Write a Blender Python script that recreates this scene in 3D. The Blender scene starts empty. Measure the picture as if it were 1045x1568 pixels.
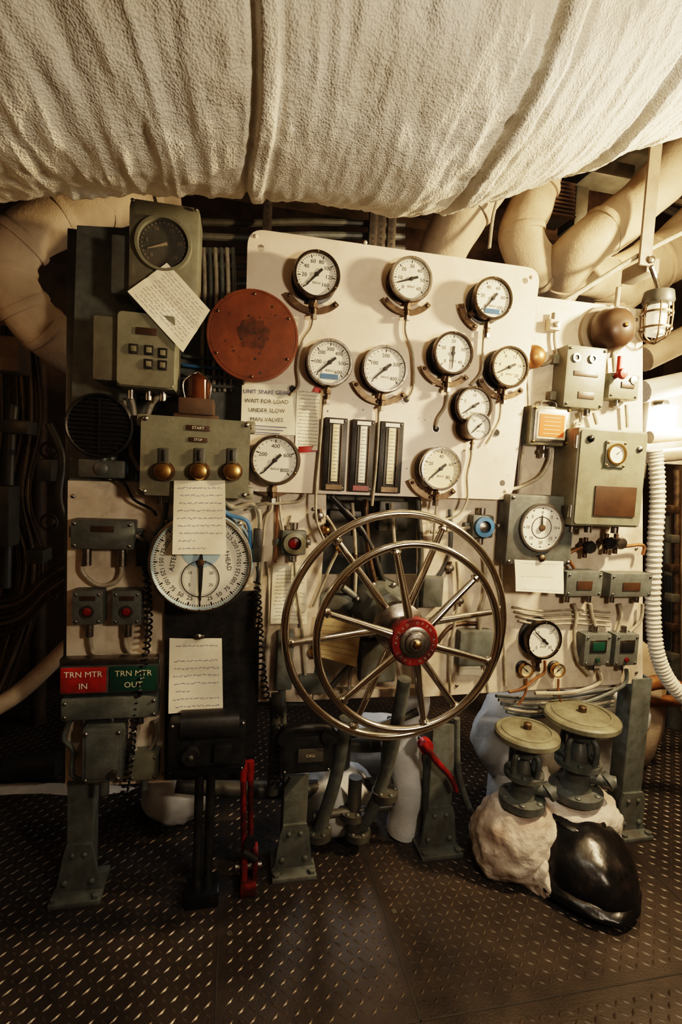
import bpy, bmesh, math, random
from mathutils import Vector, Matrix, noise
random.seed(7)
R=math.radians
scene=bpy.context.scene
# ------------------------------------------------------------------ camera
YAW,PITCH,ROLL=R(12),R(4.5),R(2.9)
CAM=Vector((0,-1.565,1.30)); FP=784.3
fwd=Vector((math.sin(YAW)*math.cos(PITCH),math.cos(YAW)*math.cos(PITCH),-math.sin(PITCH)))
r0=Vector((math.cos(YAW),-math.sin(YAW),0)); u0=r0.cross(fwd)
right=r0*math.cos(ROLL)+u0*math.sin(ROLL); up=u0*math.cos(ROLL)-r0*math.sin(ROLL)
cd=bpy.data.cameras.new('camera'); cam=bpy.data.objects.new('camera',cd)
scene.collection.objects.link(cam); scene.camera=cam
cd.sensor_fit='VERTICAL'; cd.sensor_height=36; cd.lens=18; cd.clip_start=0.02
mw=Matrix.Identity(4)
for i in range(3):
    mw[i][0]=right[i]; mw[i][1]=up[i]; mw[i][2]=-fwd[i]; mw[i][3]=CAM[i]
cam.matrix_world=mw
# survey helpers: position of a measured point on a real vertical plane (Y) or level (Z)
def ray(u,v): return fwd+right*((u-522.7)/FP)+up*((784.3-v)/FP)
def at(u,v,Y):
    d=ray(u,v); return CAM+d*((Y-CAM.y)/d.y)
def atz(u,v,Z=0.0):
    d=ray(u,v); return CAM+d*((Z-CAM.z)/d.z)
def hei(u,v0,v1,Y): return abs(at(u,v0,Y).z-at(u,v1,Y).z)
def wid(u0_,u1_,v,Y): return abs(at(u1_,v,Y).x-at(u0_,v,Y).x)
# ------------------------------------------------------------------ materials
MATS={}
def mat(name,col,rough=.5,metal=0,col2=None,ns=20,bump=0,bs=200,emit=None,es=0,thr=(.35,.65),detail=6,coat=0,bd=.002,grime=0,gcol=(.09,.06,.04)):
    if name in MATS: return MATS[name]
    m=bpy.data.materials.new(name); m.use_nodes=True; nt=m.node_tree; N=nt.nodes; L=nt.links
    b=N['Principled BSDF']
    b.inputs['Base Color'].default_value=(*col,1); b.inputs['Roughness'].default_value=rough; b.inputs['Metallic'].default_value=metal
    if coat: b.inputs['Coat Weight'].default_value=coat
    tc=N.new('ShaderNodeTexCoord')
    if col2 is None: col2=tuple(c*.8 for c in col)
    n=N.new('ShaderNodeTexNoise'); n.inputs['Scale'].default_value=ns; n.inputs['Detail'].default_value=detail; n.inputs['Roughness'].default_value=.62
    L.new(tc.outputs['Object'],n.inputs['Vector'])
    cr=N.new('ShaderNodeValToRGB'); cr.color_ramp.elements[0].position=thr[0]; cr.color_ramp.elements[1].position=thr[1]
    cr.color_ramp.elements[0].color=(*col2,1); cr.color_ramp.elements[1].color=(*col,1)
    L.new(n.outputs['Fac'],cr.inputs['Fac']); out=cr.outputs['Color']
    if grime:
        for sc,lo,hi,k in((6.0,.50,.72,grime),(70.0,.63,.70,min(1,grime*1.3))):
            g=N.new('ShaderNodeTexNoise'); g.inputs['Scale'].default_value=sc; g.inputs['Detail'].default_value=7; g.inputs['Roughness'].default_value=.7; g.inputs['Distortion'].default_value=.6
            L.new(tc.outputs['Object'],g.inputs['Vector'])
            mr0=N.new('ShaderNodeMapRange'); mr0.inputs['From Min'].default_value=lo; mr0.inputs['From Max'].default_value=hi; mr0.inputs['To Max'].default_value=k
            L.new(g.outputs['Fac'],mr0.inputs['Value'])
            mx_=N.new('ShaderNodeMixRGB'); mx_.inputs['Color2'].default_value=(*gcol,1)
            L.new(mr0.outputs['Result'],mx_.inputs['Fac']); L.new(out,mx_.inputs['Color1']); out=mx_.outputs['Color']
    L.new(out,b.inputs['Base Color'])
    mr=N.new('ShaderNodeMapRange'); mr.inputs['To Min'].default_value=min(1,rough+.12); mr.inputs['To Max'].default_value=max(.03,rough-.06)
    L.new(n.outputs['Fac'],mr.inputs['Value']); L.new(mr.outputs['Result'],b.inputs['Roughness'])
    if bump:
        n2=N.new('ShaderNodeTexNoise'); n2.inputs['Scale'].default_value=bs; n2.inputs['Detail'].default_value=3
        L.new(tc.outputs['Object'],n2.inputs['Vector'])
        bp=N.new('ShaderNodeBump'); bp.inputs['Strength'].default_value=bump; bp.inputs['Distance'].default_value=bd
        L.new(n2.outputs['Fac'],bp.inputs['Height']); L.new(bp.outputs['Normal'],b.inputs['Normal'])
    if emit:
        b.inputs['Emission Color'].default_value=(*emit,1); b.inputs['Emission Strength'].default_value=es
    MATS[name]=m; return m
cream=mat('cream_paint',(.66,.585,.49),.42,col2=(.49,.415,.32),ns=9,bump=.15,bs=60,thr=(.3,.55),grime=.5)
boardm=mat('gauge_board_paint',(.80,.70,.60),.38,col2=(.67,.57,.47),ns=4,bump=.1,bs=40,thr=(.3,.6),grime=.18)
grey=mat('grey_green_enamel',(.20,.203,.155),.36,col2=(.14,.14,.105),ns=14,bump=.15,bs=120,thr=(.3,.6),grime=.55)
greyd=mat('dark_grey_enamel',(.09,.092,.08),.4,col2=(.052,.053,.046),ns=14,bump=.15,bs=120,grime=.5)
greyb=mat('blue_grey_enamel',(.135,.152,.145),.42,col2=(.08,.088,.08),ns=22,bump=.25,bs=90,grime=.6)
black=mat('black_paint',(.012,.012,.012),.38,col2=(.03,.028,.025),ns=25,bump=.15)
blackr=mat('black_rubber',(.010,.010,.011),.26,col2=(.004,.004,.004),ns=30,grime=.5,gcol=(.05,.035,.025),bump=.35,bs=30,bd=.004)
dark=mat('dark_void_paint',(.03,.027,.024),.7,col2=(.012,.011,.01),ns=6)
white=mat('dial_white',(.78,.76,.67),.35,col2=(.70,.67,.57),ns=12)
ivory=mat('dial_ivory',(.74,.66,.47),.35,col2=(.66,.58,.40),ns=12)
inkm=mat('ink_black',(.015,.015,.015),.5)
inkb=mat('ink_blue',(.04,.06,.20),.5)
chrome=mat('polished_steel',(.82,.79,.74),.12,1,col2=(.64,.60,.54),ns=30,bump=.04,bs=150)
steel=mat('worn_steel',(.38,.36,.33),.33,1,col2=(.2,.18,.16),ns=40,bump=.2)
bezm=mat('blackened_brass',(.16,.13,.10),.28,1,col2=(.05,.04,.03),ns=30)
brass=mat('brass',(.62,.41,.16),.26,1,col2=(.33,.20,.08),ns=30)
brassd=mat('tarnished_bronze',(.18,.125,.08),.42,.8,col2=(.07,.05,.035),ns=30)
copper=mat('copper_pipe',(.42,.20,.09),.4,.6,col2=(.2,.1,.05),ns=20)
redp=mat('red_paint',(.38,.022,.012),.38,col2=(.20,.016,.01),ns=25,bump=.15,grime=.55)
redd=mat('oily_red_paint',(.20,.013,.008),.36,col2=(.05,.01,.008),ns=18,bump=.15,thr=(.4,.6))
redw=mat('red_brown_wood',(.175,.058,.026),.32,col2=(.075,.024,.013),ns=8,bump=.15,bs=60,thr=(.3,.65),coat=.25,grime=.5,gcol=(.03,.014,.008))
woodd=mat('stained_wood_centre',(.10,.035,.018),.35,col2=(.02,.012,.008),ns=22,bump=.2,bs=60,thr=(.35,.6))
greenp=mat('green_sign',(.012,.065,.045),.4,grime=.35)
bluep=mat('blue_paint',(.06,.17,.33),.35,grime=.3)
pale=mat('pale_blue_enamel',(.38,.52,.62),.3,col2=(.30,.43,.52))
orange=mat('orange_label',(.70,.13,.02),.45)
brown=mat('brown_plate',(.07,.04,.024),.35,col2=(.045,.026,.016))
paper=mat('paper',(.80,.77,.65),.7,col2=(.70,.65,.52),ns=12,bump=.2,bs=20)
paper2=mat('aged_paper',(.56,.44,.24),.7,col2=(.46,.34,.17),ns=8)
wirem=mat('painted_cable',(.44,.40,.32),.45,col2=(.25,.22,.17),ns=30,grime=.4)
hose=mat('hose_white',(.70,.66,.56),.55)
rust=mat('rust_brown_paint',(.10,.062,.036),.6,col2=(.035,.022,.014),ns=7,bump=.3,bs=40)
ochre=mat('ochre_wall_paint',(.28,.20,.11),.55,col2=(.11,.075,.04),ns=5,bump=.2,bs=30,grime=.5)
beige=mat('beige_paint',(.30,.25,.19),.5,col2=(.2,.16,.12),ns=9,grime=.5)
glassm=mat('amber_glass',(.10,.04,.015),.08,col2=(.06,.02,.01))
valvem=mat('pale_green_enamel',(.24,.235,.165),.4,col2=(.12,.11,.075),ns=14,bump=.3,bs=80,grime=.6)
glow=mat('lamp_glow',(1,.9,.7),.5,emit=(1,.82,.56),es=24)
def lag_mat(name,col,col2,bs=260,strength=.55,bd=.004,n3s=45):
    m=bpy.data.materials.new(name); m.use_nodes=True; nt=m.node_tree; N=nt.nodes; L=nt.links; b=N['Principled BSDF']
    b.inputs['Roughness'].default_value=.72
    tc=N.new('ShaderNodeTexCoord')
    n=N.new('ShaderNodeTexNoise'); n.inputs['Scale'].default_value=5; n.inputs['Detail'].default_value=8
    L.new(tc.outputs['Object'],n.inputs['Vector'])
    cr=N.new('ShaderNodeValToRGB'); cr.color_ramp.elements[0].position=.3; cr.color_ramp.elements[1].position=.55
    cr.color_ramp.elements[0].color=(*col2,1); cr.color_ramp.elements[1].color=(*col,1)
    L.new(n.outputs['Fac'],cr.inputs['Fac']); L.new(cr.outputs['Color'],b.inputs['Base Color'])
    w=N.new('ShaderNodeTexVoronoi'); w.inputs['Scale'].default_value=bs
    n3=N.new('ShaderNodeTexNoise'); n3.inputs['Scale'].default_value=n3s; n3.inputs['Detail'].default_value=6; n3.inputs['Roughness'].default_value=.6
    L.new(tc.outputs['Object'],w.inputs['Vector']); L.new(tc.outputs['Object'],n3.inputs['Vector'])
    ad=N.new('ShaderNodeMath'); ad.operation='MULTIPLY_ADD'; ad.inputs[1].default_value=.30
    L.new(w.outputs['Distance'],ad.inputs[0]); L.new(n3.outputs['Fac'],ad.inputs[2])
    bp=N.new('ShaderNodeBump'); bp.inputs['Strength'].default_value=strength; bp.inputs['Distance'].default_value=bd
    L.new(ad.outputs[0],bp.inputs['Height']); L.new(bp.outputs['Normal'],b.inputs['Normal'])
    return m
lag=lag_mat('white_canvas_lagging',(.80,.77,.69),(.68,.63,.53),strength=.85,bd=.0065,n3s=38)
lagw=lag_mat('aged_canvas_lagging',(.42,.34,.25),(.25,.195,.135))
lagb=lag_mat('blue_white_lagging',(.66,.68,.70),(.42,.44,.46))
lagh=lag_mat('plaster_lagging',(.66,.60,.53),(.32,.22,.16),bs=60,strength=.7,bd=.007)
# ------------------------------------------------------------------ mesh builder
_glyph={}
def glyphs(s):
    if s in _glyph: return _glyph[s]
    cu=bpy.data.curves.new('t','FONT'); cu.body=s; cu.align_x='CENTER'; cu.align_y='CENTER'; cu.size=1; cu.resolution_u=2
    o=bpy.data.objects.new('t',cu); scene.collection.objects.link(o)
    dg=bpy.context.evaluated_depsgraph_get(); me=o.evaluated_get(dg).to_mesh()
    r=([v.co.copy() for v in me.vertices],[list(p.vertices) for p in me.polygons])
    o.evaluated_get(dg).to_mesh_clear(); bpy.data.objects.remove(o); bpy.data.curves.remove(cu)
    _glyph[s]=r; return r
def spline(pts,n=6,closed=False):
    pts=[Vector(p) for p in pts]; out=[]; k=len(pts)
    if k<3 and not closed:
        return [pts[0].lerp(pts[-1],i/n) for i in range(n+1)]
    rng=range(k) if closed else range(k-1)
    for i in rng:
        if closed: a,b,c,d=pts[(i-1)%k],pts[i],pts[(i+1)%k],pts[(i+2)%k]
        else: a,b,c,d=pts[max(i-1,0)],pts[i],pts[i+1],pts[min(i+2,k-1)]
        for j in range(n):
            t=j/n
            out.append(.5*((2*b)+(c-a)*t+(2*a-5*b+4*c-d)*t*t+(3*b-a-3*c+d)*t**3))
    if not closed: out.append(pts[-1])
    return out
def rrect(w,h,r,n=5):
    o=[]
    for cx,cy,a in((w/2-r,h/2-r,0),(-w/2+r,h/2-r,90),(-w/2+r,-h/2+r,180),(w/2-r,-h/2+r,270)):
        for i in range(n+1):
            t=R(a+90*i/n); o.append((cx+r*math.cos(t),cy+r*math.sin(t)))
    return o
def PF(p,rz=0,rx=0,ry=0):
    return Matrix.Translation(p)@Matrix(((1,0,0),(0,0,-1),(0,1,0))).to_4x4()@Matrix.Rotation(ry,4,'Y')@Matrix.Rotation(rx,4,'X')@Matrix.Rotation(rz,4,'Z')
class B:
    def __init__(s,name): s.name=name; s.v=[]; s.f=[]; s.m=[]; s.mats=[]
    def add(s,vs,fs,mt,M=None):
        if mt not in s.mats: s.mats.append(mt)
        k=s.mats.index(mt); o=len(s.v)
        for p in vs:
            p=Vector(p); s.v.append(M@p if M is not None else p)
        for f in fs: s.f.append([i+o for i in f]); s.m.append(k)
    def box(s,c,sz,mt,bev=0,M=None):
        bm=bmesh.new(); bmesh.ops.create_cube(bm,size=1)
        for v in bm.verts:
            v.co=Vector((v.co.x*sz[0],v.co.y*sz[1],v.co.z*sz[2]))+Vector(c)
        if bev>0: bmesh.ops.bevel(bm,geom=bm.edges[:],offset=min(bev,min(sz)*.45),segments=2,affect='EDGES',profile=.6)
        bm.verts.index_update(); s.add([v.co.copy() for v in bm.verts],[[v.index for v in f.verts] for f in bm.faces],mt,M); bm.free()
    def lathe(s,prof,mt,M=None,seg=40,c=(0,0,0)):
        vs=[];fs=[];n=len(prof)
        for i in range(seg):
            a=2*math.pi*i/seg
            for r,z in prof: vs.append((c[0]+r*math.cos(a),c[1]+r*math.sin(a),c[2]+z))
        for i in range(seg):
            j=(i+1)%seg
            for k in range(n-1): fs.append([i*n+k,j*n+k,j*n+k+1,i*n+k+1])
        if prof[0][0]>1e-6: fs.append([i*n for i in range(seg)][::-1])
        if prof[-1][0]>1e-6: fs.append([i*n+n-1 for i in range(seg)])
        s.add(vs,fs,mt,M)
    def disc(s,c,r,mt,M=None,seg=32,t=.001): s.lathe([(r,-t),(r,0)],mt,M,seg,c)
    def ring(s,prof,mt,M=None,seg=40,c=(0,0,0)):
        vs=[];fs=[];n=len(prof)
        for i in range(seg):
            a=2*math.pi*i/seg
            for r,z in prof: vs.append((c[0]+r*math.cos(a),c[1]+r*math.sin(a),c[2]+z))
        for i in range(seg):
            j=(i+1)%seg
            for k in range(n):
                l=(k+1)%n; fs.append([i*n+k,j*n+k,j*n+l,i*n+l])
        s.add(vs,fs,mt,M)
    def tube(s,pts,r,mt,seg=8,sub=5,M=None,closed=False,smooth=True,caps=True,nz=0,nf=8,seed=0):
        P=spline(pts,sub,closed) if smooth else [Vector(p) for p in pts]
        n=len(P); vs=[];fs=[]; nrm=None
        for i in range(n):
            if closed: t=(P[(i+1)%n]-P[i-1])
            else: t=P[min(i+1,n-1)]-P[max(i-1,0)]
            t.normalize()
            if nrm is None:
                nrm=t.orthogonal().normalized()
            else:
                nrm=(nrm-t*nrm.dot(t)); nrm.normalize()
            bn=t.cross(nrm)
            rr=r(i/(n-1)) if callable(r) else r
            for k in range(seg):
                a=2*math.pi*k/seg; dd=nrm*math.cos(a)+bn*math.sin(a); q=P[i]+dd*rr
                if nz: q=q+dd*nz*noise.noise(q*nf+Vector((seed,seed,0)))
                vs.append(q)
        for i in range(n if closed else n-1):
            j=(i+1)%n
            for k in range(seg):
                l=(k+1)%seg; fs.append([i*seg+k,j*seg+k,j*seg+l,i*seg+l][::-1])
        if caps and not closed:
            fs.append(list(range(seg))); fs.append([(n-1)*seg+k for k in range(seg)][::-1])
        s.add(vs,fs,mt,M)
    def cyl(s,a,b,r,mt,r2=None,seg=16,M=None):
        r2=r if r2 is None else r2
        s.tube([a,b],lambda t:r+(r2-r)*t,mt,seg,1,M)
    def coil(s,pts,Rr,pitch,r,mt):
        P=spline(pts,14); out=[]; nrm=None
        fine=[]
        for i in range(len(P)-1):
            for j in range(6): fine.append(P[i].lerp(P[i+1],j/6))
        acc=[fine[0]]
        for q in fine:
            while (q-acc[-1]).length>pitch/8:
                acc.append(acc[-1]+(q-acc[-1]).normalized()*pitch/8)
        for i in range(1,len(acc)-1):
            t=(acc[i+1]-acc[i-1]).normalized()
            nrm=t.orthogonal().normalized() if nrm is None else (nrm-t*nrm.dot(t)).normalized()
            bn=t.cross(nrm); a=i*2*math.pi/8
            out.append(acc[i]+nrm*Rr*math.cos(a)+bn*Rr*math.sin(a))
        s.tube(out,r,mt,5,1,smooth=False)
    def plate(s,poly,z0,z1,mt,M=None):
        n=len(poly); vs=[(x,y,z0) for x,y in poly]+[(x,y,z1) for x,y in poly]
        fs=[list(range(n))[::-1],[n+i for i in range(n)]]
        for i in range(n): j=(i+1)%n; fs.append([i,j,n+j,n+i])
        s.add(vs,fs,mt,M)
    def text(s,t,c,size,mt,M=None,rz=0):
        vs,fs=glyphs(t); T=Matrix.Translation(c)@Matrix.Rotation(rz,4,'Z')@Matrix.Scale(size,4)
        s.add([T@v for v in vs],fs,mt,M)
    def bolt(s,c,r,mt,M=None):
        s.lathe([(r,0),(r,r*.45),(r*.7,r*.75),(0.0001,r*.9)],mt,M,8,c)
    def blob(s,c,sz,mt,nz=.1,nf=6,sub=4,flat=None,M=None,fn=None,seed=0):
        bm=bmesh.new(); bmesh.ops.create_icosphere(bm,subdivisions=sub,radius=1)
        for v in bm.verts:
            d=v.co.normalized(); k=1+nz*noise.fractal(d*nf*.4+Vector((seed,0,0)),1,2,4)
            p=Vector((d.x*sz[0],d.y*sz[1],d.z*sz[2]))*k
            if fn: p=fn(p)
            p+=Vector(c)
            if flat is not None and p.z<flat: p.z=flat
            v.co=p
        bm.verts.index_update(); s.add([v.co.copy() for v in bm.verts],[[v.index for v in f.verts] for f in bm.faces],mt,M); bm.free()
    def done(s,ang=38):
        bb=Vector((sum(p.x for p in s.v),sum(p.y for p in s.v),sum(p.z for p in s.v)))/len(s.v)
        me=bpy.data.meshes.new(s.name); me.from_pydata([p-bb for p in s.v],[],s.f)
        for m in s.mats: me.materials.append(m)
        me.polygons.foreach_set('material_index',s.m); me.polygons.foreach_set('use_smooth',[True]*len(s.f))
        me.update(); me.set_sharp_from_angle(angle=R(ang))
        o=bpy.data.objects.new(s.name,me); o.location=bb; scene.collection.objects.link(o); return o
def pl(pts,Y):  # measured polyline on plane Y (or per-point Y as third value)
    return [at(p[0],p[1],p[2] if len(p)>2 else Y) for p in pts]
def cab(name,u0_,v0_,u1_,v1_,yb,depth,mt=None,bev=.006,bolts=0):
    mt=mt or grey; yf=yb-depth; um,vm=(u0_+u1_)/2,(v0_+v1_)/2
    c=at(um,vm,yf); w=wid(u0_,u1_,vm,yf); h=hei(um,v0_,v1_,yf); b=B(name); M=PF(c)
    b.box((0,0,-depth/2),(w,h,depth),mt,bev,M)
    if bolts:
        for sx in(-1,1):
            for sy in(-1,1): b.bolt((sx*(w/2-.011),sy*(h/2-.011),0.001),bolts,steel,M)
    def Lc(u,v):
        q=at(u,v,yf); return (q.x-c.x,q.z-c.z)
    return b,M,w,h,Lc
# ------------------------------------------------------------------ room shell
def shell(name,lo,hi,mt):
    b=B(name); c=(Vector(lo)+Vector(hi))/2; b.box(c,Vector(hi)-Vector(lo),mt); return b.done()
shell('wall_back',(-1.7,1.75,0),(3.2,1.85,2.9),rust)
shell('wall_left',(-1.55,-2.4,0),(-1.45,1.75,2.9),rust)
shell('wall_right',(3.1,-2.4,0),(3.2,1.75,2.9),ochre)
shell('wall_front',(-1.7,-2.5,0),(3.2,-2.4,2.9),ochre)
shell('ceiling',(-1.7,-2.5,2.9),(3.2,1.85,3.0),ochre)
# floor with tread
fb=B('floor')
floorm=mat('tread_plate_steel',(.075,.060,.049),.44,.4,col2=(.022,.018,.015),ns=2.6,bump=.4,bs=160,thr=(.32,.66),grime=.5,gcol=(.012,.010,.009))
treadm=mat('tread_lozenge_steel',(.17,.14,.11),.36,.5,col2=(.045,.036,.03),ns=2.6,bump=.2,bs=200,thr=(.3,.66),grime=.5,gcol=(.02,.016,.013))
fb.box((.75,-.3,-.03),(4.9,4.3,.06),floorm)
sx1=atz(600,1430).x; sx2=atz(333,1480).x; syr=atz(930,1512).y
p=.0265; a_,b_,h_=.0128,.0040,.0020
vs=[];fs=[]
for i in range(int(3.4/p)):
    for j in range(int(2.9/p)):
        x=-1.0+i*p; y=-1.35+j*p
        if x>2.4 or y>1.5: continue
        if min(abs(x-sx1),abs(x-sx2),abs(x-sx1-.95))<.016 or abs(y-syr)<.016: continue
        t=R(45 if (i+j)%2 else -45); ct,st=math.cos(t),math.sin(t); o=len(vs)
        for (px,py,pz) in((a_,0,0),(0,b_,0),(-a_,0,0),(0,-b_,0),(a_*.5,0,h_),(-a_*.5,0,h_)):
            vs.append((x+px*ct-py*st,y+px*st+py*ct,pz+.0002))
        for f in((0,1,4),(1,5,4),(1,2,5),(2,3,5),(3,4,5),(3,0,4)): fs.append([q+o for q in f])
fb.add(vs,fs,treadm)
for sx in(sx1,sx2,sx1+.95): fb.box((sx,-.3,.0003),(.004,4.0,.0012),dark)
fb.box((.75,syr,.0003),(4.6,.004,.0012),dark)
for sx in(sx1,sx2):
    for k in range(8):
        fb.disc((sx+.03,-1.2+k*.33,.0015),.008,greyd,seg=12)
fb.done()
# ------------------------------------------------------------------ overhead lagged trunk
sil=[(-420,345),(-200,322),(0,304),(100,303),(190,299),(300,303),(375,313),(480,317),(600,326),(665,323),(740,308),(840,276),(940,234),(1045,190),(1300,95),(1600,10)]
def sv(u):
    for (a,b),(c,d) in zip(sil,sil[1:]):
        if a<=u<=c:
            t=(u-a)/(c-a); t2=t*t*(3-2*t)*.4+t*.6; return b+(d-b)*t2
    return sil[-1][1]
Rt=.42; Yc=-.55; dyc=Yc-CAM.y
st=[]
NS=980
for i in range(NS+1):
    u=-400+1950*i/NS; d=ray(u,sv(u)); e=math.atan2(d.z,d.y)
    Zc=CAM.z+(Rt+dyc*math.sin(e))/math.cos(e); X=d.x/d.y*(dyc+Rt*math.sin(e)); st.append((u,X,Zc))
tb=B('overhead_lagged_trunk'); NA=200
seams=[(378,.016,14),(668,.019,26),(846,.018,46),(1090,.013,60),(-60,.010,10)]
vs=[];fs=[]
def rdg(v): return 1-2*abs(noise.noise(v))
def sstep(a,b,x):
    t=max(0,min(1,(x-a)/(b-a))); return t*t*(3-2*t)
for (u,X,Zc) in st:
    left=1-sstep(300,420,u)
    wl=.42+.78*left
    for k in range(NA):
        a=2*math.pi*k/NA
        ca,sa=math.cos(a),math.sin(a)
        # a=270deg is the underside, 180deg the side facing the walkway
        hgt=1+sa                              # 0 at underside, 1 facing, 2 on top
        lean=X+(.05+.13*left)*hgt
        d=0.0055*wl*rdg(Vector((lean*13+.4*sa,ca*1.0,sa*1.0)))
        d+=0.0045*wl*rdg(Vector((lean*33+1.2*sa,ca*1.8,sa*1.8+5)))
        d+=0.0030*noise.noise(Vector((lean*54,ca*6,sa*6+9)))
        d+=0.0042*noise.noise(Vector((X*17,ca*7,sa*7)))
        d+=0.0024*noise.noise(Vector((X*48,ca*20,sa*20)))
        d+=0.020*noise.noise(Vector((X*2.6,ca*1.7,sa*1.7+3)))
        for su,dep,ln in seams:
            w=u-(su-ln*hgt+4*math.sin(a*6+su))
            if -120<w<120:
                d-=dep*math.exp(-(w/5.0)**2)
                d+=.006*sstep(3,9,w)*(1-sstep(24,28,w))
                d-=dep*.25*math.exp(-((w-30)/5)**2)
                d-=dep*.30*math.exp(-((w+14)/16)**2)
                d+=.006*noise.noise(Vector((w*.02,a*18,su)))*math.exp(-(w/40)**2)
        rr=Rt+d
        vs.append((X,Yc+rr*ca,Zc+rr*sa))
n=NA
for i in range(NS):
    for k in range(n):
        l=(k+1)%n; fs.append([i*n+k,i*n+l,(i+1)*n+l,(i+1)*n+k][::-1])
fs.append(list(range(n))); fs.append([NS*n+k for k in range(n)][::-1])
tb.add(vs,fs,lag)
tb.done(80)
# ------------------------------------------------------------------ panels / frame
SH=0.0
def sheet(name,quads,Y,t,mt):
    b=B(name)
    for q in quads:
        P=[at(u,v,Y) for u,v in q]
        vs=[p for p in P]+[p+Vector((0,t,0)) for p in P]; n=len(P)
        f=[list(range(n)),[n+i for i in range(n)][::-1]]+[[i,(i+1)%n,n+(i+1)%n,n+i][::-1] for i in range(n)]
        b.add(vs,f,mt)
    return b
b=sheet('instrument_backing_panel_cream',[[(104,736),(500,745),(500,790),(478,1075),(262,1075),(262,1198),(100,1205)]],SH,.012,cream)
for (u,v) in((112,760),(300,780),(480,780),(112,1180),(250,1185),(470,1060)): b.bolt((0,0,0),.006,steel,PF(at(u,v,SH)))
b.done()
b=sheet('instrument_backing_panel_right',[[(640,750),(795,765),(806,452),(985,474),(985,1046),(640,1068)]],SH,.012,cream)
for (u,v) in((820,470),(975,490),(975,1030),(700,1050),(860,640),(975,840)): b.bolt((0,0,0),.006,steel,PF(at(u,v,SH)))
b.done()
b=sheet('recessed_panel',[[(490,880),(645,880),(645,1065),(478,1065)]],.10,.01,cream); b.done()
b=sheet('dark_void_sheet',[[(490,740),(650,750),(650,880),(490,880)]],.22,.01,greyd); b.done()  # dark-coloured sheet stands in for the shade of an open void
b=sheet('upper_left_panel',[[(118,345),(208,350),(208,736),(106,736)]],SH,.012,greyb)
b.done()
b=sheet('cable_plate',[[(208,455),(372,455),(372,740),(208,740)]],.05,.012,greyb)
b.done()
fr=B('panel_support_frame')
def bar(u0_,v0_,u1_,v1_,Y,w,d,mt=greyd):
    a=at(u0_,v0_,Y);c=at(u1_,v1_,Y); L=(c-a).length; m=(a+c)/2; ang=math.atan2((c-a).z,(c-a).x)
    fr.box((0,0,-d/2),(L,w,d),mt,.003,PF(m,ang))
bar(104,1075,480,1075,.05,.03,.03)
bar(480,1066,985,1046,.05,.03,.03,cream)
bar(112,350,103,1200,.05,.03,.03)
bar(372,755,620,762,.05,.03,.03)
fr.done()
# gauge board
gb=B('gauge_board'); YB=-.035
P=[at(380,349,YB),at(829,412,YB),at(785,766,YB),at(370,752,YB)]
def roundpoly(P,r,n=7):
    o=[]
    for i in range(len(P)):
        a,c,d=P[i-1],P[i],P[(i+1)%len(P)]
        p0=c+(a-c).normalized()*r; p1=c+(d-c).normalized()*r
        for k in range(n+1):
            t=k/n; o.append(p0*(1-t)**2+c*2*t*(1-t)+p1*t*t)
    return o
rp=roundpoly(P,.05)
M0=PF(Vector((0,YB,0)))
gb.plate([(p_.x,p_.z) for p_ in rp][::-1],-.008,0,boardm,M0)
for (u,v) in((448,596),(622,612),(668,657),(760,663)):
    q=at(u,v,YB); gb.ring([(.013,0),(.013,.002),(.010,.002),(.010,0)],steel,PF(q)); gb.disc((0,0,.0012),.0105,dark,PF(q))
for (u,v) in((392,362),(815,425),(775,752),(384,740),(560,372),(800,600)):
    gb.bolt((0,0,0),.006,cream,PF(at(u,v,YB)))
for k in range(34):   # oil specks and paint chips
    u=random.choice((random.uniform(395,800),random.uniform(720,790),random.uniform(560,660))); v=random.uniform(600,745)
    gb.disc((0,0,.0004),random.uniform(.0008,.0026),brown,PF(at(u,v,YB)),seg=7,t=.0003)
for (u,v) in((400,380),(805,430),(770,740),(395,735)):   # standoffs
    q=at(u,v,YB); gb.cyl(q,Vector((q.x,.06,q.z)),.010,steel)
gb.done()
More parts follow.
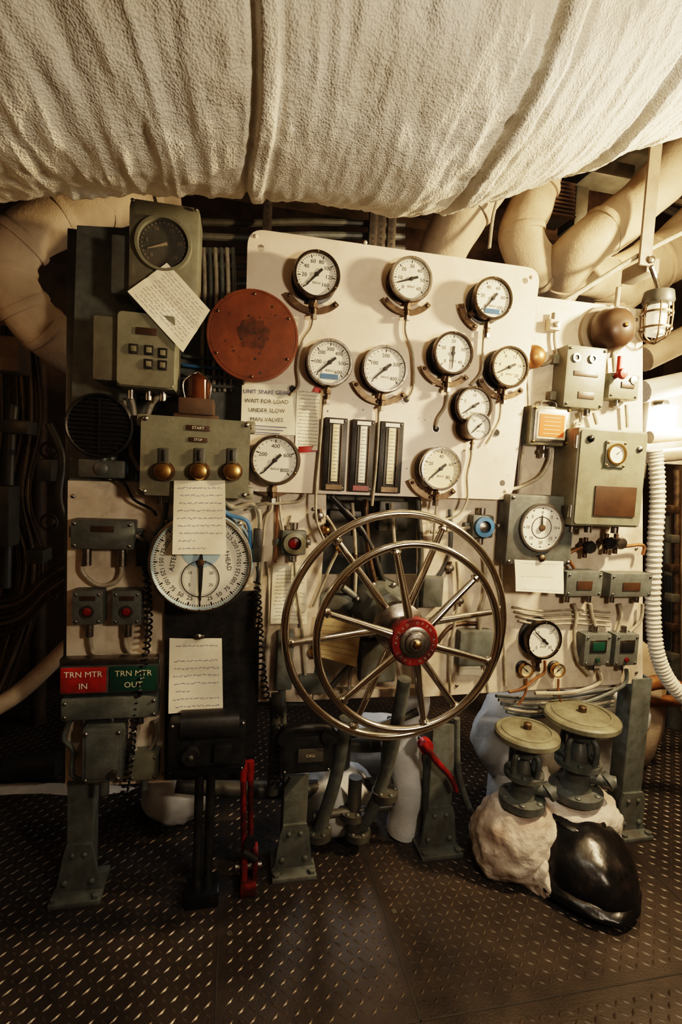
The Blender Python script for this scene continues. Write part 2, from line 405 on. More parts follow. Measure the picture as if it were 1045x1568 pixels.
# ------------------------------------------------------------------ gauges
def gauge(name,u,v,rp_,yb,depth=.05,nums=None,needle=225,br=None,face=white,case=black,bez=bezm,unit='lbf/in2',stem=True,plate=None,lw=1):
    yf=yb-depth; c=at(u,v,yf); r=hei(u,v-rp_,v+rp_,yf)/2; b=B(name); M=PF(c); d=depth
    b.lathe([(r*1.05,-d),(r*1.05,-d+.007),(r*.9,-d+.010),(r*.9,-.016),(r*1.04,-.012),(r*1.05,-.004),(r,0),(r*.93,.002),(r*.90,-.004),(0.0001,-.004)],case,M,48)
    b.ring([(r*1.06,-.009),(r*1.06,-.001),(r*1.02,.0055),(r*.93,.0055),(r*.905,-.001),(r*.905,-.003)],bez,M,48)
    b.disc((0,0,-.0025),r*.905,face,M,40)
    for k in range(3):
        a=R(90+120*k); b.bolt((r*.97*math.cos(a),r*.97*math.sin(a),.005),r*.035,brass,M)
    nums=nums or ['0','100','200','300','400','500','600']
    nt=(len(nums)-1)*5
    for i in range(nt+1):
        a=R(225-270*i/nt); L=.13 if i%5==0 else .07; w=r*(.022 if i%5==0 else .011)*lw
        ca,sa=math.cos(a),math.sin(a); r1=r*.86; r2=r*(.86-L)
        b.add([(r1*ca-w*sa,r1*sa+w*ca,-.0021),(r1*ca+w*sa,r1*sa-w*ca,-.0021),(r2*ca+w*sa,r2*sa-w*ca,-.0021),(r2*ca-w*sa,r2*sa+w*ca,-.0021)],[[0,3,2,1]],inkm,M)
    for i,t in enumerate(nums):
        a=R(225-270*i/(len(nums)-1)); b.text(t,(r*.56*math.cos(a),r*.58*math.sin(a),-.0021),r*.24,inkm,M)
    if unit: b.text(unit,(0,-r*.36,-.0021),r*.15,inkm,M)
    if plate: b.box((0,-r*.62,-.001),(r*.8,r*.22,.002),plate,0,M)
    a=R(needle); A=Matrix.Rotation(a,4,'Z')
    b.plate([(-r*.34,-r*.06),(-r*.34,r*.06),(0,r*.05),(r*.72,r*.022),(r*.80,0),(r*.72,-r*.022),(0,-r*.05)],.000,.0012,inkm,M@A)
    b.lathe([(r*.09,-.002),(r*.09,.003),(0.0001,.0035)],inkm,M,16)
    if br:
        a0,a1=br; ro,ri=r*1.56,r*1.30; poly=[]
        N=22
        for i in range(N+1):
            t=R(a0+(a1-a0)*i/N); poly.append((ro*math.cos(t),ro*math.sin(t)))
        for i in range(N+1):
            t=R(a1+(a0-a1)*i/N); poly.append((ri*math.cos(t),ri*math.sin(t)))
        b.plate(poly,-d*.75,-d*.75+.008,brassd,M)
        for t in(a0+6,(a0+a1)/2,a1-6):
            t=R(t); q=((ro+ri)/2*math.cos(t),(ro+ri)/2*math.sin(t),-d*.75+.008); b.bolt(q,r*.09,brassd,M)
            b.cyl(q,(q[0],q[1],-d),r*.07,brassd,seg=8,M=M)
        am=R((a0+a1)/2)
        b.cyl((ri*math.cos(am),ri*math.sin(am),-d*.6),(r*.8*math.cos(am),r*.8*math.sin(am),-d*.6),r*.16,brassd,M=M)
    if stem:
        b.cyl((0,-r*.85,-d*.5),(0,-r*1.7,-d*.5),r*.11,brassd,seg=10,M=M)
        b.cyl((0,-r*1.15,-d*.5),(0,-r*1.35,-d*.5),r*.19,brassd,seg=6,M=M)
        b.cyl((0,-r*1.62,-d*.5),(0,-r*1.82,-d*.5),r*.16,steel,seg=6,M=M)
    return b.done()
pg='pressure_gauge'
gauge(pg,486,420,36,YB,.055,['0','20','40','60','80','100','120','160'],228,(212,318))
gauge(pg,631,427,33.5,YB,.048,['0','10','20','30','40','50','60'],200,(218,322),bez=steel,case=brassd)
gauge(pg,756,457,32,YB,.055,['0','20','40','60','80','100'],232,(190,250),plate=bluep)
gauge(pg,506,555,35,YB,.045,['0','100','200','300','400','500','600'],222,plate=bluep,bez=steel,case=brassd)
gauge(pg,591,565,35,YB,.045,['0','100','200','300','400'],222,(205,320),bez=steel,case=brassd)
gauge(pg,695,541,32,YB,.06,['0','10','20','30','40'],268,(205,320))
gauge(pg,782,562,31,YB,.055,['0','4','8','12','16','20'],208,(205,320),face=ivory)
gauge(pg,727,622,29,YB,.045,['0','5','10','15','20'],215,stem=False)
gauge(pg,734,653,20,YB,.078,['0','30','60','90'],225,bez=steel,case=brassd)
gauge(pg,676,718,32,YB,.055,['0','20','40','60','80'],222,(205,315),face=ivory,bez=chrome,case=steel)
gauge(pg,422,705,37,-.0,.085,['0','200','400','600','800'],228,(215,325))
gauge(pg,834,981,28,-.0,.05,['0','10','20','30'],140,None)
gauge(pg,807,1027,10,-.0,.03,['0','5','9'],140,None,face=ivory,bez=brass,unit=None,stem=False)
gauge(pg,856,1027,10,-.0,.03,['0','5','9'],40,None,face=ivory,bez=brass,unit=None,stem=False)
# gauge pipework on board
gp=B('gauge_capillary_pipes')
def gt(pts,Y,r=.004,m=wirem): gp.tube(pl(pts,Y),r,m,8)
gt([(480,476),(478,500),(463,525),(456,560),(458,590),(446,605)],YB-.012)
gt([(623,485),(622,510),(632,540),(634,590),(624,612)],YB-.012)
gt([(742,505),(740,540),(738,570),(722,590)],YB-.012)
gt([(496,606),(494,640),(490,690),(484,760),(486,800),(498,830)],YB-.012)
gt([(581,622),(580,660),(576,720),(570,775)],YB-.012,.0045)
gt([(686,590),(684,620),(672,640),(668,657)],YB-.012)
gt([(768,605),(766,640),(754,665),(745,680)],YB-.012)
gt([(722,685),(722,700),(716,730),(716,766),(700,790),(660,800)],YB-.012)
gt([(672,762),(668,785),(664,830),(660,860)],YB-.01)
gt([(418,755),(416,780),(406,800),(400,880),(392,960)],-.02)
gt([(428,755),(430,790),(436,820)],-.02)
gt([(500,790),(520,830),(505,870),(480,930)],-.02,.005)
gt([(470,700),(466,760),(440,770),(400,772),(380,780)],-.02,.005)
gp.done()
# three sight-level gauges
for i,(ua,ub,rd) in enumerate(((496,531,0),(538,573,1),(581,617,2))):
    b,M,w,h,Lc=cab('level_gauge',ua,640+i*3,ub,752+i*2,YB,.018,black,.003)
    b.box((0,h*.02,.001),(w*.30,h*.78,.004),ivory if rd!=1 else white,.001,M)
    b.cyl((-w*.26,-h*.4,.004),(-w*.26,h*.4,.004),.0018,greyd,M=M)
    b.cyl((w*.24,-h*.4,.004),(w*.24,h*.4,.0045),.0018,brassd,M=M)
    for k in range(15): b.box((0,-h*.34+k*h*.05,.0033),(w*.18 if k%5 else w*.28,.0010,.0006),inkm,0,M)
    b.box((0,h*.45,.001),(w*.6,h*.05,.003),white,0,M)
    b.box((0,-h*.45,.001),(w*.7,h*.07,.003),redd if rd==1 else brassd,0,M)
    for sy in(-1,1): b.bolt((w*.38,sy*h*.46,0),.003,steel,M)
    b.done()
# ------------------------------------------------------------------ papers
def sheetpaper(name,q,Y,lines=8,mt=paper,ink=inkb,curl=.012,red=False,dens=.8):
    C=[at(u,v,Y) for u,v in q]; b=B(name); N=12
    def S(s,t,o=0):
        p_=C[0].lerp(C[1],s).lerp(C[3].lerp(C[2],s),t)
        cr_=.003*max(0,1-abs(t-.5)/.06)*(1 if curl>.005 else 0)
        return p_+Vector((0,-(curl*(t**2)*(.5+.5*math.sin(2.2*s+1)))-.002-.003*math.sin(s*5+t*3)-o+cr_,0))
    vs=[S(i/N,j/N) for j in range(N+1) for i in range(N+1)]
    vs+=[S(i/N,j/N,-.0004) for j in range(N+1) for i in range(N+1)]
    K=(N+1)**2
    fs=[[j*(N+1)+i,(j+1)*(N+1)+i,(j+1)*(N+1)+i+1,j*(N+1)+i+1] for j in range(N) for i in range(N)]
    fs+=[[K+x for x in f[::-1]] for f in fs]
    b.add(vs,fs,mt)
    for l in range(lines):
        t=.1+.82*l/max(1,lines-1); s=.07+random.random()*.06
        if random.random()<.12: continue
        end=.93 if random.random()<dens else .3+.5*random.random()
        while s<end:      # pen strokes: thin zig-zag handwriting
            w=.03+.07*random.random(); k=s; prev=t
            while k<min(s+w,end):
                nt_=t+(random.random()-.5)*.026; k2=k+.011
                b.add([S(k,prev-.0032,.0006),S(k,prev+.0032,.0006),S(k2,nt_+.0032,.0006),S(k2,nt_-.0032,.0006)],[[0,1,2,3]],ink)
                prev=nt_; k=k2
            s+=w+.025
    if red: b.add([S(0,.0,.0008),S(0,.08,.0008),S(1,.10,.0008),S(1,.0,.0008)],[[0,1,2,3]],redp)
    return b,S
sheetpaper('handwritten_sheet',[(256,403),(322,475),(281,541),(197,449)],-.13,13)[0].done()
sheetpaper('handwritten_sheet',[(267,736),(345,736),(347,848),(265,848)],-.135,9)[0].done()
b,S=sheetpaper('handwritten_sheet',[(260,977),(340,978),(342,1086),(259,1090)],-.06,9)
b.box((0,0,0),(.03,.012,.012),steel,.003,PF(at(305,975,-.065))); b.bolt((0,0,.006),.009,steel,PF(at(305,974,-.065))); b.done()
b,S=sheetpaper('handwritten_sheet',[(788,857),(864,860),(862,909),(789,905)],-.085,3,curl=.004)
b.bolt((0,0,0),.012,brassd,PF(at(830,855,-.09))); b.done()
b,S=sheetpaper('notice_sheet',[(371,590),(456,588),(452,667),(369,664)],YB-.001,0,curl=.003)
for i,t in enumerate(('UNIT SPARE GEAR','WAIT FOR LOAD','UNDER SLOW','MAN VALVES')):
    b.text(t,(0,0,0),.0165,inkb if i==0 else inkm,PF(at(409,601+i*14,YB-.0075),R(2)))
for i in range(3): b.box((0,0,0),(.12-.02*i,.002,.0004),inkb,0,PF(at(408,653+i*5,YB-.0065)))
b.done()
sheetpaper('notice_sheet',[(455,590),(492,592),(488,690),(452,688)],YB-.001,16,red=True,curl=.003,ink=inkm)[0].done()
b=B('red_edge_marker'); b.box((0,0,.001),(.055,.018,.002),redp,.0005,PF(at(472,688,YB-.004),R(6))); b.done()
sheetpaper('notice_sheet',[(418,866),(470,866),(470,955),(414,955)],-.001,14,curl=.003,ink=inkm)[0].done()
sheetpaper('notice_sheet',[(487,943),(556,948),(545,1020),(481,1002)],-.03,8,paper2,curl=.01,ink=inkm)[0].done()
sheetpaper('notice_sheet',[(703,975),(750,977),(750,1035),(702,1033)],-.001,10,curl=.003,ink=inkm)[0].done()
# ------------------------------------------------------------------ upper left instruments
b,M,w,h,Lc=cab('revolution_indicator_housing',196,308,306,462,SH,.12,grey,.018,.005)
b.box((-w*.5-.02,-h*.15,-.07),(.05,h*.6,.09),greyb,.008,M)
r=w*.40; b.ring([(r,0),(r*.98,.016),(r*.88,.016),(r*.86,0)],grey,M,c=(0,h*.06,0)); b.disc((0,h*.06,.003),r*.88,greyd,M)
for i in range(25):
    a=R(225-270*i/24); ca,sa=math.cos(a),math.sin(a); b.box((r*.76*ca,r*.76*sa+h*.06,.004),(.003,.003,.001),beige,0,M)
for i,t in enumerate(('0','5','10','15','20','25')):
    a=R(225-54*i); b.text(t,(r*.58*math.cos(a),h*.06+r*.58*math.sin(a),.0045),r*.18,beige,M)
b.plate([(-.01,-.004),(r*.6,-.001),(r*.6,.001),(-.01,.004)],.004,.006,beige,M@Matrix.Translation((0,h*.06,0))@Matrix.Rotation(R(200),4,'Z'))
b.cyl((-w*.1,-h*.5,-.06),(-w*.1,-h*.62,-.06),.012,greyd,M=M)
b.done()
b,M,w,h,Lc=cab('order_repeater_box',178,478,271,596,SH,.13,grey,.014,.005)
b.box((-w*.5-.025,.0,-.07),(.07,h*.85,.11),grey,.01,M)
b.plate(rrect(w*.94,h*.94,.012),0,.006,grey,M)
b.box((-.0,h*.24,.007),(w*.34,h*.09,.004),brown,.001,M)
for (sx,sy) in((-.2,-.02),(.05,-.02),(.28,-.04),(.05,-.2),(.28,-.2)):
    b.box((sx*w,sy*h+.004,.007),(w*.15,h*.13,.006),black,.002,M); b.box((sx*w,sy*h+.004,.011),(w*.09,h*.07,.002),valvem,.001,M)
for k in(-.3,0,.25): b.cyl((k*w,-h*.48,-.05),(k*w,-h*.62,-.05),.009,steel,M=M)
b.done()
# round wood disc cover
yb=YB; c=at(388,514,yb-.05); r=hei(388,442,586,yb-.05)/2
b=B('round_wooden_cover'); M=PF(c)
b.lathe([(r*.985,-.02),(r,-.014),(r,-.004),(r*.985,.001),(r*.94,.0012),(r*.935,.0004),(r*.92,.0004),(r*.915,.0012),(0.0001,.0012)],redw,M,64)
b.cyl((r*.2,0,-.02),(r*.2,0,-.05),.03,black,M=M)
poly=[]
for k in range(60):
    a=2*math.pi*k/60; q=r*(.34+.16*noise.noise(Vector((math.cos(a)*2,math.sin(a)*2,4)))+.05*noise.noise(Vector((math.cos(a)*9,math.sin(a)*9,1)))); poly.append((q*math.cos(a),q*math.sin(a)+r*.05))
b.plate(poly,.0010,.0015,woodd,M)
for k in range(6):
    a=R(30+60*k); b.bolt((r*.88*math.cos(a),r*.88*math.sin(a),.001),.004,brassd,M)
for k in range(30):
    b.disc((random.gauss(0,r*.34),random.gauss(0,r*.34),.0018),.001+random.random()*.003,brown if k%2 else black,M,seg=8,t=.0003)
b.done()
# amber lamp unit
b=B('indicator_lamp'); M=PF(at(303,600,-.06))
b.lathe([(.0001,.05),(.018,.046),(.034,.03),(.036,-.02),(.036,-.04)],glassm,M@Matrix.Rotation(R(-90),4,'X'),24)
b.box((0,-.045,0),(.095,.045,.09),rust,.006,M); b.box((0,-.075,-.01),(.12,.02,.10),rust,.005,M)
b.cyl((0,-.03,-.01),(0,-.03,-.065),.012,rust,M=M)
for s_ in(-1,1): b.tube([(s_*.03,-.03,.02),(s_*.036,.02,.026),(0,.055,.0)],.0025,steel,M=M)
b.done()
# speaker grille
b=B('loudspeaker'); c=at(152,652,-.09); r=hei(152,602,702,-.09)/2; M=PF(c)
b.lathe([(r*.7,-.09),(r*.9,-.06),(r,-.02),(r,0),(r*.94,.004),(r*.9,0),(r*.88,-.014),(0.0001,-.014)],black,M,48)
for k in range(-6,7):
    y=k*r*.135; L=math.sqrt(max(0,(r*.88)**2-y*y)); b.box((0,y,-.003),(2*L,.006,.008),blackr,.002,M)
b.box((0,0,0),(.006,r*1.7,.004),blackr,.001,M)
b.cyl((0,-r*.95,-.05),(0,-r*1.25,-.05),.02,greyd,M=M)
b.box((-.0,-r*1.33,-.06),(.12,.05,.06),greyb,.008,M); b.lathe([(.018,0),(.018,.006),(.010,.010),(0.0001,.010)],greyb,M,20,(0,-r*1.33,-.03))
b.done()
# three-switch box
b,M,w,h,Lc=cab('motor_switch_box',217,640,384,762,SH,.115,grey,.016,.007)
b.plate(rrect(w*1.0,h*.99,.02),-.02,.003,grey,M)
for sx in(-1,1):
    for sy in(-1,1): b.box((sx*w*.5,sy*h*.43,-.03),(.03,.035,.03),grey,.008,M); b.bolt((sx*w*.5,sy*h*.43,-.015),.006,brassd,M)
for k,uu in enumerate((252,306,356)):
    x,y=Lc(uu,700)
    b.box((x,y,.004),(.028,.048,.012),greyd,.004,M); b.box((x,y+.004,.012),(.008,.03,.008),black,.002,M)
    x,y=Lc(uu,722)
    b.cyl((x,y+.012,.008),(x,y,.03),.006,brass,M=M)
    b.lathe([(.008,.012),(.020,.018),(.024,.026),(.020,.035),(.010,.038),(.0001,.038)],brass,M,24,(x,y,0))
    b.ring([(.028,0),(.028,.004),(.02,.004),(.02,0)],brassd,M,c=(x,y,.003))
x,y=Lc(304,656); b.box((x,y,.004),(.062,.014,.003),brown,.001,M); b.text('START',(x,y,.006),.011,white,M)
x,y=Lc(304,674); b.box((x,y,.004),(.05,.012,.003),brown,.001,M); b.text('STOP',(x,y,.006),.009,white,M)
for k in(-.35,-.1,.2): b.cyl((k*w,-h*.5,-.06),(k*w,-h*.62,-.06),.010,steel,M=M)
b.done()
# ------------------------------------------------------------------ tachometer dial
yf=-.115; c=at(308,862,yf); r=hei(308,785,938,yf)/2; b=B('engine_revolution_dial'); M=PF(c)
b.lathe([(r*.8,-.115),(r*.97,-.09),(r*.97,-.02),(r,-.012),(r,.0),(r*.975,.006),(r*.93,.004),(r*.91,-.006),(.0001,-.006)],pale,M,72)
b.ring([(r*1.0,-.002),(r*.985,.008),(r*.945,.009),(r*.925,-.001)],chrome,M,72)
b.disc((0,0,-.004),r*.92,white,M,64)
b.disc((0,r*.3,-.0032),r*.40,pale,M,48,t=.0005)
for i in range(121):
    a=R(90-3*i); ca,sa=math.cos(a),math.sin(a); L=.075 if i%5==0 else .04; wq=.0011 if i%5 else .002; r1=r*.9; r2=r*(.9-L)
    b.add([(r1*ca-wq*sa,r1*sa+wq*ca,-.0033),(r1*ca+wq*sa,r1*sa-wq*ca,-.0033),(r2*ca+wq*sa,r2*sa-wq*ca,-.0033),(r2*ca-wq*sa,r2*sa+wq*ca,-.0033)],[[0,3,2,1]],inkm,M)
for i in range(24):
    k=i if i<=12 else 24-i; a=R(270-15*i)
    b.text(str(k*25),(r*.745*math.cos(a),r*.745*math.sin(a),-.0033),r*.12,inkm,M,rz=a-R(90) if math.sin(a)>0 else a+R(90))
cy=-r*.33; b.ring([(r*.37,-.0033),(r*.37,-.002),(r*.355,-.002),(r*.355,-.0033)],inkm,M,c=(0,cy,0))
for i in range(60):
    a=R(6*i); q=r*.33; b.box((q*math.cos(a),cy+q*math.sin(a),-.003),(.0015,.0015,.0004),inkm,0,M)
for i,t in enumerate(('0','5','10','15','20','25')):
    a=R(270-60*i); b.text(t,(r*.24*math.cos(a),cy+r*.24*math.sin(a),-.0033),r*.085,inkm,M)
b.text('AHEAD',(r*.52,r*.05,-.0033),r*.13,inkm,M,rz=R(-80)); b.text('ASTERN',(-r*.52,r*.05,-.0033),r*.13,inkm,M,rz=R(80))
b.text('RPM',(0,r*.0,-.0030),r*.11,inkm,M)
b.plate([(-.007,-.0),(-.005,-r*.5),(-.0008,-r*.86),(.0008,-r*.86),(.005,-r*.5),(.007,0),(.002,r*.25),(-.002,r*.25)],.0,.002,inkm,M)
b.plate([(-.004,0),(0,-r*.25),(.004,0),(0,r*.05)],.002,.0035,inkm,M@Matrix.Translation((0,cy,0)))
b.lathe([(r*.07,-.003),(r*.07,.004),(.0001,.005)],brassd,M,20)
b.ring([(r*1.02,-.10),(r*1.06,-.10),(r*1.06,-.085),(r*1.02,-.085)],pale,M,64)
for k in range(4):
    a=R(45+90*k); b.bolt((r*1.03*math.cos(a),r*1.03*math.sin(a),-.085),.008,steel,M)
b.done()
b=sheet('black_mounting_plate',[[(252,912),(398,905),(396,1075),(388,1195),(252,1195)]],-.012,.010,black)
for (u,v) in((262,925),(388,920),(262,1180),(380,1180)): b.bolt((0,0,0),.006,black,PF(at(u,v,-.012)))
b.done()
b,M,w,h,Lc=cab('throttle_actuator',258,1105,378,1186,-.012,.11,black,.012,.006)
b.cyl((-w*.35,h*.35,-.03),(w*.4,h*.35,-.03),.042,black,seg=24,M=M)
b.cyl((-w*.2,-.01,0),(-w*.2,-.01,.03),.024,black,seg=24,M=M); b.bolt((-w*.2,-.01,.03),.008,greyd,M)
b.box((w*.2,-.01,.01),(.05,.05,.02),black,.005,M); b.box((0,-h*.4,.008),(w*.9,.02,.02),blackr,.004,M)
b.cyl((-w*.1,-h*.5,-.05),(-w*.1,-h*.5-.42,-.05),.013,black,M=M); b.cyl((w*.05,-h*.5,-.05),(w*.05,-h*.5-.42,-.05),.013,black,M=M)
b.box((-w*.02,-h*.5-.40,-.05),(.10,.05,.09),blackr,.008,M)
b.done()
# ------------------------------------------------------------------ left side boxes
b,M,w,h,Lc=cab('junction_box',108,797,206,842,SH,.06,greyb,.006,.005)
b.box((0,h*.2,.001),(w*.36,h*.2,.003),brown,.001,M)
for sx in(-1,1):
    b.box((sx*w*.54,0,-.05),(.02,.03,.01),greyb,.002,M); b.bolt((sx*w*.54,0,-.045),.005,steel,M)
    b.cyl((sx*w*.28,-h*.5,-.03),(sx*w*.28,-h*.5-.05,-.03),.012,steel,M=M)
b.done()
for (ua,ub) in((110,158),(171,217)):
    b,M,w,h,Lc=cab('push_button_box',ua,905,ub,958,SH,.05,greyb,.007,.004)
    b.box((0,h*.28,.001),(w*.5,h*.13,.003),brown,.001,M)
    b.ring([(.018,0),(.018,.006),(.013,.006),(.013,0)],steel,M,c=(0,-h*.1,0)); b.lathe([(.012,0),(.012,.006),(.008,.010),(.0001,.011)],redd,M,20,(0,-h*.1,0))
    b.cyl((0,-h*.5,-.025),(0,-h*.5-.04,-.025),.011,steel,M=M)
    b.done()
b,M,w,h,Lc=cab('turning_motor_sign',93,1018,243,1062,SH,.05,greyb,.004,.0)
b.box((-w*.26,0,.003),(w*.46,h*.86,.007),redp,.002,M); b.box((w*.25,0,.003),(w*.49,h*.86,.007),greenp,.002,M)
b.text('TRN MTR',(-w*.26,h*.2,.0075),h*.28,white,M); b.text('IN',(-w*.26,-h*.2,.0075),h*.28,white,M)
b.text('TRN MTR',(w*.25,h*.2,.0075),h*.28,ivory,M); b.text('OUT',(w*.25,-h*.2,.0075),h*.28,ivory,M)
b.box((0,h*.62,-.01),(w,.02,.03),steel,.003,M)
b.done()
b,M,w,h,Lc=cab('terminal_box',94,1070,243,1102,SH,.06,greyb,.006,.005)
for k in(-.3,0,.3): b.cyl((k*w,-h*.5,-.03),(k*w,-h*.5-.03,-.03),.010,steel,M=M)
b.done()
b,M,w,h,Lc=cab('starter_box',125,1118,188,1200,SH,.085,greyb,.008,.006)
b.box((0,0,.002),(w*.8,h*.8,.004),greyb,.003,M); b.cyl((w*.3,-h*.3,0),(w*.3,-h*.3,.02),.01,steel,M=M)
b.cyl((0,-h*.5,-.03),(0,-h*.5-.05,-.03),.014,greyb,M=M)
b.done()
b,M,w,h,Lc=cab('junction_box',197,1156,243,1196,SH,.05,grey,.006,.004)
b.cyl((0,-h*.5,-.025),(0,-h*.5-.04,-.025),.010,greyb,M=M); b.done()
# conduits left
cb=B('electrical_conduits')
def ct(pts,Y=-.02,r=.006,m=wirem): cb.tube(pl(pts,Y),r,m,8)
ct([(126,858),(128,878),(150,896),(175,893),(186,878),(184,858)])
ct([(208,820),(222,835),(222,880),(225,1010),(215,1070)])
ct([(138,970),(140,990),(150,1003),(200,1004),(238,1000)])
ct([(192,972),(194,990),(200,1000)])
ct([(168,735),(172,700)],-.02,.01,greyb); ct([(162,725),(190,740),(205,765),(232,780),(240,790)],-.04,.004,blackr)
ct([(202,612),(206,640),(200,690),(215,720)],-.04,.007); ct([(190,610),(192,640),(175,640)],-.04,.006)
ct([(255,770),(250,800),(236,820)],-.03,.008,greyb); ct([(345,768),(360,778),(385,772),(398,790),(396,850)],-.03,.007)
ct([(335,770),(350,788),(380,800),(384,840)],-.03,.006,bluep)
ct([(110,1104),(106,1140),(120,1160)],-.02,.007); ct([(168,1106),(170,1118)],-.02,.008,greyb); ct([(238,1104),(240,1130),(226,1155)],-.02,.006)
ct([(110,1100),(98,1130),(112,1150),(110,1185),(125,1195)],-.03,.007,greyb)
ct([(205,1070),(212,1110),(205,1140),(212,1156)],-.02,.007)
for k in range(6): ct([(312+k*9,380),(314+k*9,450),(310+k*9,520),(312+k*8,600)],.04,.006,greyb if k%2 else wirem)
for k in range(4): ct([(280,545+k*14),(320,549+k*14),(372,551+k*14)],.02,.005,bluep if k==1 else greyb)
ct([(283,600),(240,610),(225,640)],-.01,.008)
ct([(410,860),(412,920),(408,1000),(402,1070)],-.012,.004); ct([(425,770),(424,830),(422,862)],-.012,.004,copper)
ct([(452,856),(454,900),(462,960),(470,1060)],-.012,.005); ct([(446,790),(440,810)],-.012,.005)
cb.done()
# coiled cords
b=B('coiled_handset_cord'); b.coil(pl([(224,870),(228,960),(215,1045),(205,1105),(200,1160),(188,1225),(180,1240)],-.05),.009,.018,.0032,blackr); 
b.box((0,0,0),(.03,.07,.03),black,.005,PF(at(218,848,-.03))); b.cyl(at(220,868,-.05),at(224,880,-.05),.006,black); b.done()
b=B('coiled_handset_cord'); b.coil(pl([(394,890),(398,960),(404,1040),(415,1085),(432,1100)],-.05),.009,.018,.003,blackr)
b.box((0,0,0),(.025,.10,.03),black,.005,PF(at(394,835,-.03))); b.tube(pl([(394,868),(396,880),(394,892)],-.05),.005,black); b.done()
b=B('coiled_handset_cord'); b.coil(pl([(432,1110),(428,1150),(425,1190),(436,1205)],-.05),.008,.017,.003,blackr); b.tube(pl([(436,1205),(445,1190)],-.05),.005,black); b.done()
# black telephone
b,M,w,h,Lc=cab('sound_powered_telephone',432,1128,510,1186,-.02,.09,black,.012,.005)
b.box((.01,.0,.002),(w*.5,h*.35,.004),greyd,.002,M); b.text('CALL',(.01,0,.0045),.012,ivory,M)
b.tube([(-w*.45,h*.58,.0),(-w*.3,h*.72,.0),(w*.3,h*.72,.0),(w*.45,h*.58,0)],.014,black,10,M=M)
for s_ in(-1,1): b.lathe([(.02,-.02),(.026,.012),(.0001,.014)],black,M,20,(s_*w*.42,h*.5,0))
b.done()
for (u,v) in((451,832),(741,807)):
    b=B('indicator_light_fitting'); M=PF(at(u,v,-.04))
    b.box((0,0,-.02),(.075,.075,.04),greyb,.008,M); b.ring([(.033,0),(.033,.012),(.02,.014),(.02,0)],grey if u<500 else bluep,M)
    b.lathe([(.019,0),(.016,.006),(.0001,.010)],redd if u<500 else steel,M,20)
    b.cyl((0,.04,-.02),(0,.06,-.02),.012,steel,M=M); b.cyl((0,-.04,-.02),(0,-.06,-.02),.012,steel,M=M)
    for s_ in(-1,1): b.box((s_*.045,0,-.03),(.02,.02,.02),greyb,.004,M)
    b.done()
# ------------------------------------------------------------------ double handwheel
Y1,Y2=-.195,-.295
c1=at(611,966,Y1); c2=at(629,971,Y2); cx=(c1.x+c2.x)/2; cz=(c1.z+c2.z)/2
rr1=(wid(441,779,965,Y1)/2+hei(611,792,1140,Y1)/2)/2-.007; rr2=(wid(487,772,970,Y2)/2+hei(629,828,1114,Y2)/2)/2-.005
b=B('manoeuvring_handwheel'); M=PF(Vector((cx,0,cz)))
def circ(r,z,n=72): return [(r*math.cos(2*math.pi*i/n),r*math.sin(2*math.pi*i/n),z) for i in range(n)]
b.tube(circ(rr1,-Y1,96),.0115,chrome,16,M=M,closed=True,smooth=False)
b.tube(circ(rr2,-Y2,96),.0105,chrome,16,M=M,closed=True,smooth=False)
for k in range(6):
    a=R(8+60*k); ca,sa=math.cos(a),math.sin(a)
    f=lambda q,z:(q*ca,q*sa,z)
    b.tube([f(.045,-Y1-.0),f(.10,-Y1),f(.2,-Y1),f(rr1,-Y1)],lambda t:.0145-.0065*t,chrome,12,M=M)
    b.lathe([(.011,-.006),(.015,0),(.011,.006)],chrome,M@Matrix.Translation(f(rr1-.018,-Y1))@Matrix.Rotation(a,4,'Z')@Matrix.Rotation(R(90),4,'Y'),16)
    a=R(43+60*k); ca,sa=math.cos(a),math.sin(a)
    b.tube([f(.045,-Y2+.02),f(.08,-Y2+.018),f(.16,-Y2+.008),f(rr2,-Y2)],lambda t:.0135-.006*t,chrome,12,M=M)
    b.lathe([(.010,-.006),(.014,0),(.010,.006)],chrome,M@Matrix.Translation(f(rr2-.016,-Y2))@Matrix.Rotation(a,4,'Z')@Matrix.Rotation(R(90),4,'Y'),16)
b.lathe([(.04,-Y1-.03),(.072,-Y1-.015),(.072,-Y1+.015),(.055,-Y1+.025),(.04,-Y1+.03),(.045,-Y2-.01)],steel,M,40)
b.lathe([(.05,-Y2-.015),(.062,-Y2-.005),(.066,-Y2+.03),(.062,-Y2+.036),(.0001,-Y2+.036)],redd,M,40)
b.lathe([(.042,-Y2+.03),(.042,-Y2+.038),(.038,-Y2+.040),(.030,-Y2+.040),(.028,-Y2+.046),(.018,-Y2+.048),(.018,-Y2+.052),(.0001,-Y2+.053)],steel,M,30)
b.lathe([(.011,-Y2+.048),(.011,-Y2+.060),(.006,-Y2+.062),(.0001,-Y2+.062)],brass,M,6)
for i,ch in enumerate('AHEAD OPEN ASTERN SHUT '):
    a=R(180-360/23*i)
    if ch!=' ': b.text(ch,(.052*math.cos(a),.052*math.sin(a),-Y2+.0365),.011,beige,M,rz=a-R(90))
b.lathe([(.022,-.12),(.022,-Y1)],steel,M,20)
b.done()
b=B('handwheel_shaft_bearing')
M=PF(Vector((cx,0,cz)))
b.lathe([(.10,-.09),(.10,.0),(.085,.02),(.075,.06),(.075,.10),(.055,.115),(.045,.15),(.0245,.155)],greyb,M,8)
for k in range(8):
    a=R(22+45*k); b.bolt((.088*math.cos(a),.088*math.sin(a),.02),.009,steel,M)
b.box((0,-.17,0),(.12,.14,.05),greyb,.01,M); b.box((-.13,.02,-.02),(.14,.05,.05),greyb,.01,M)
b.done()
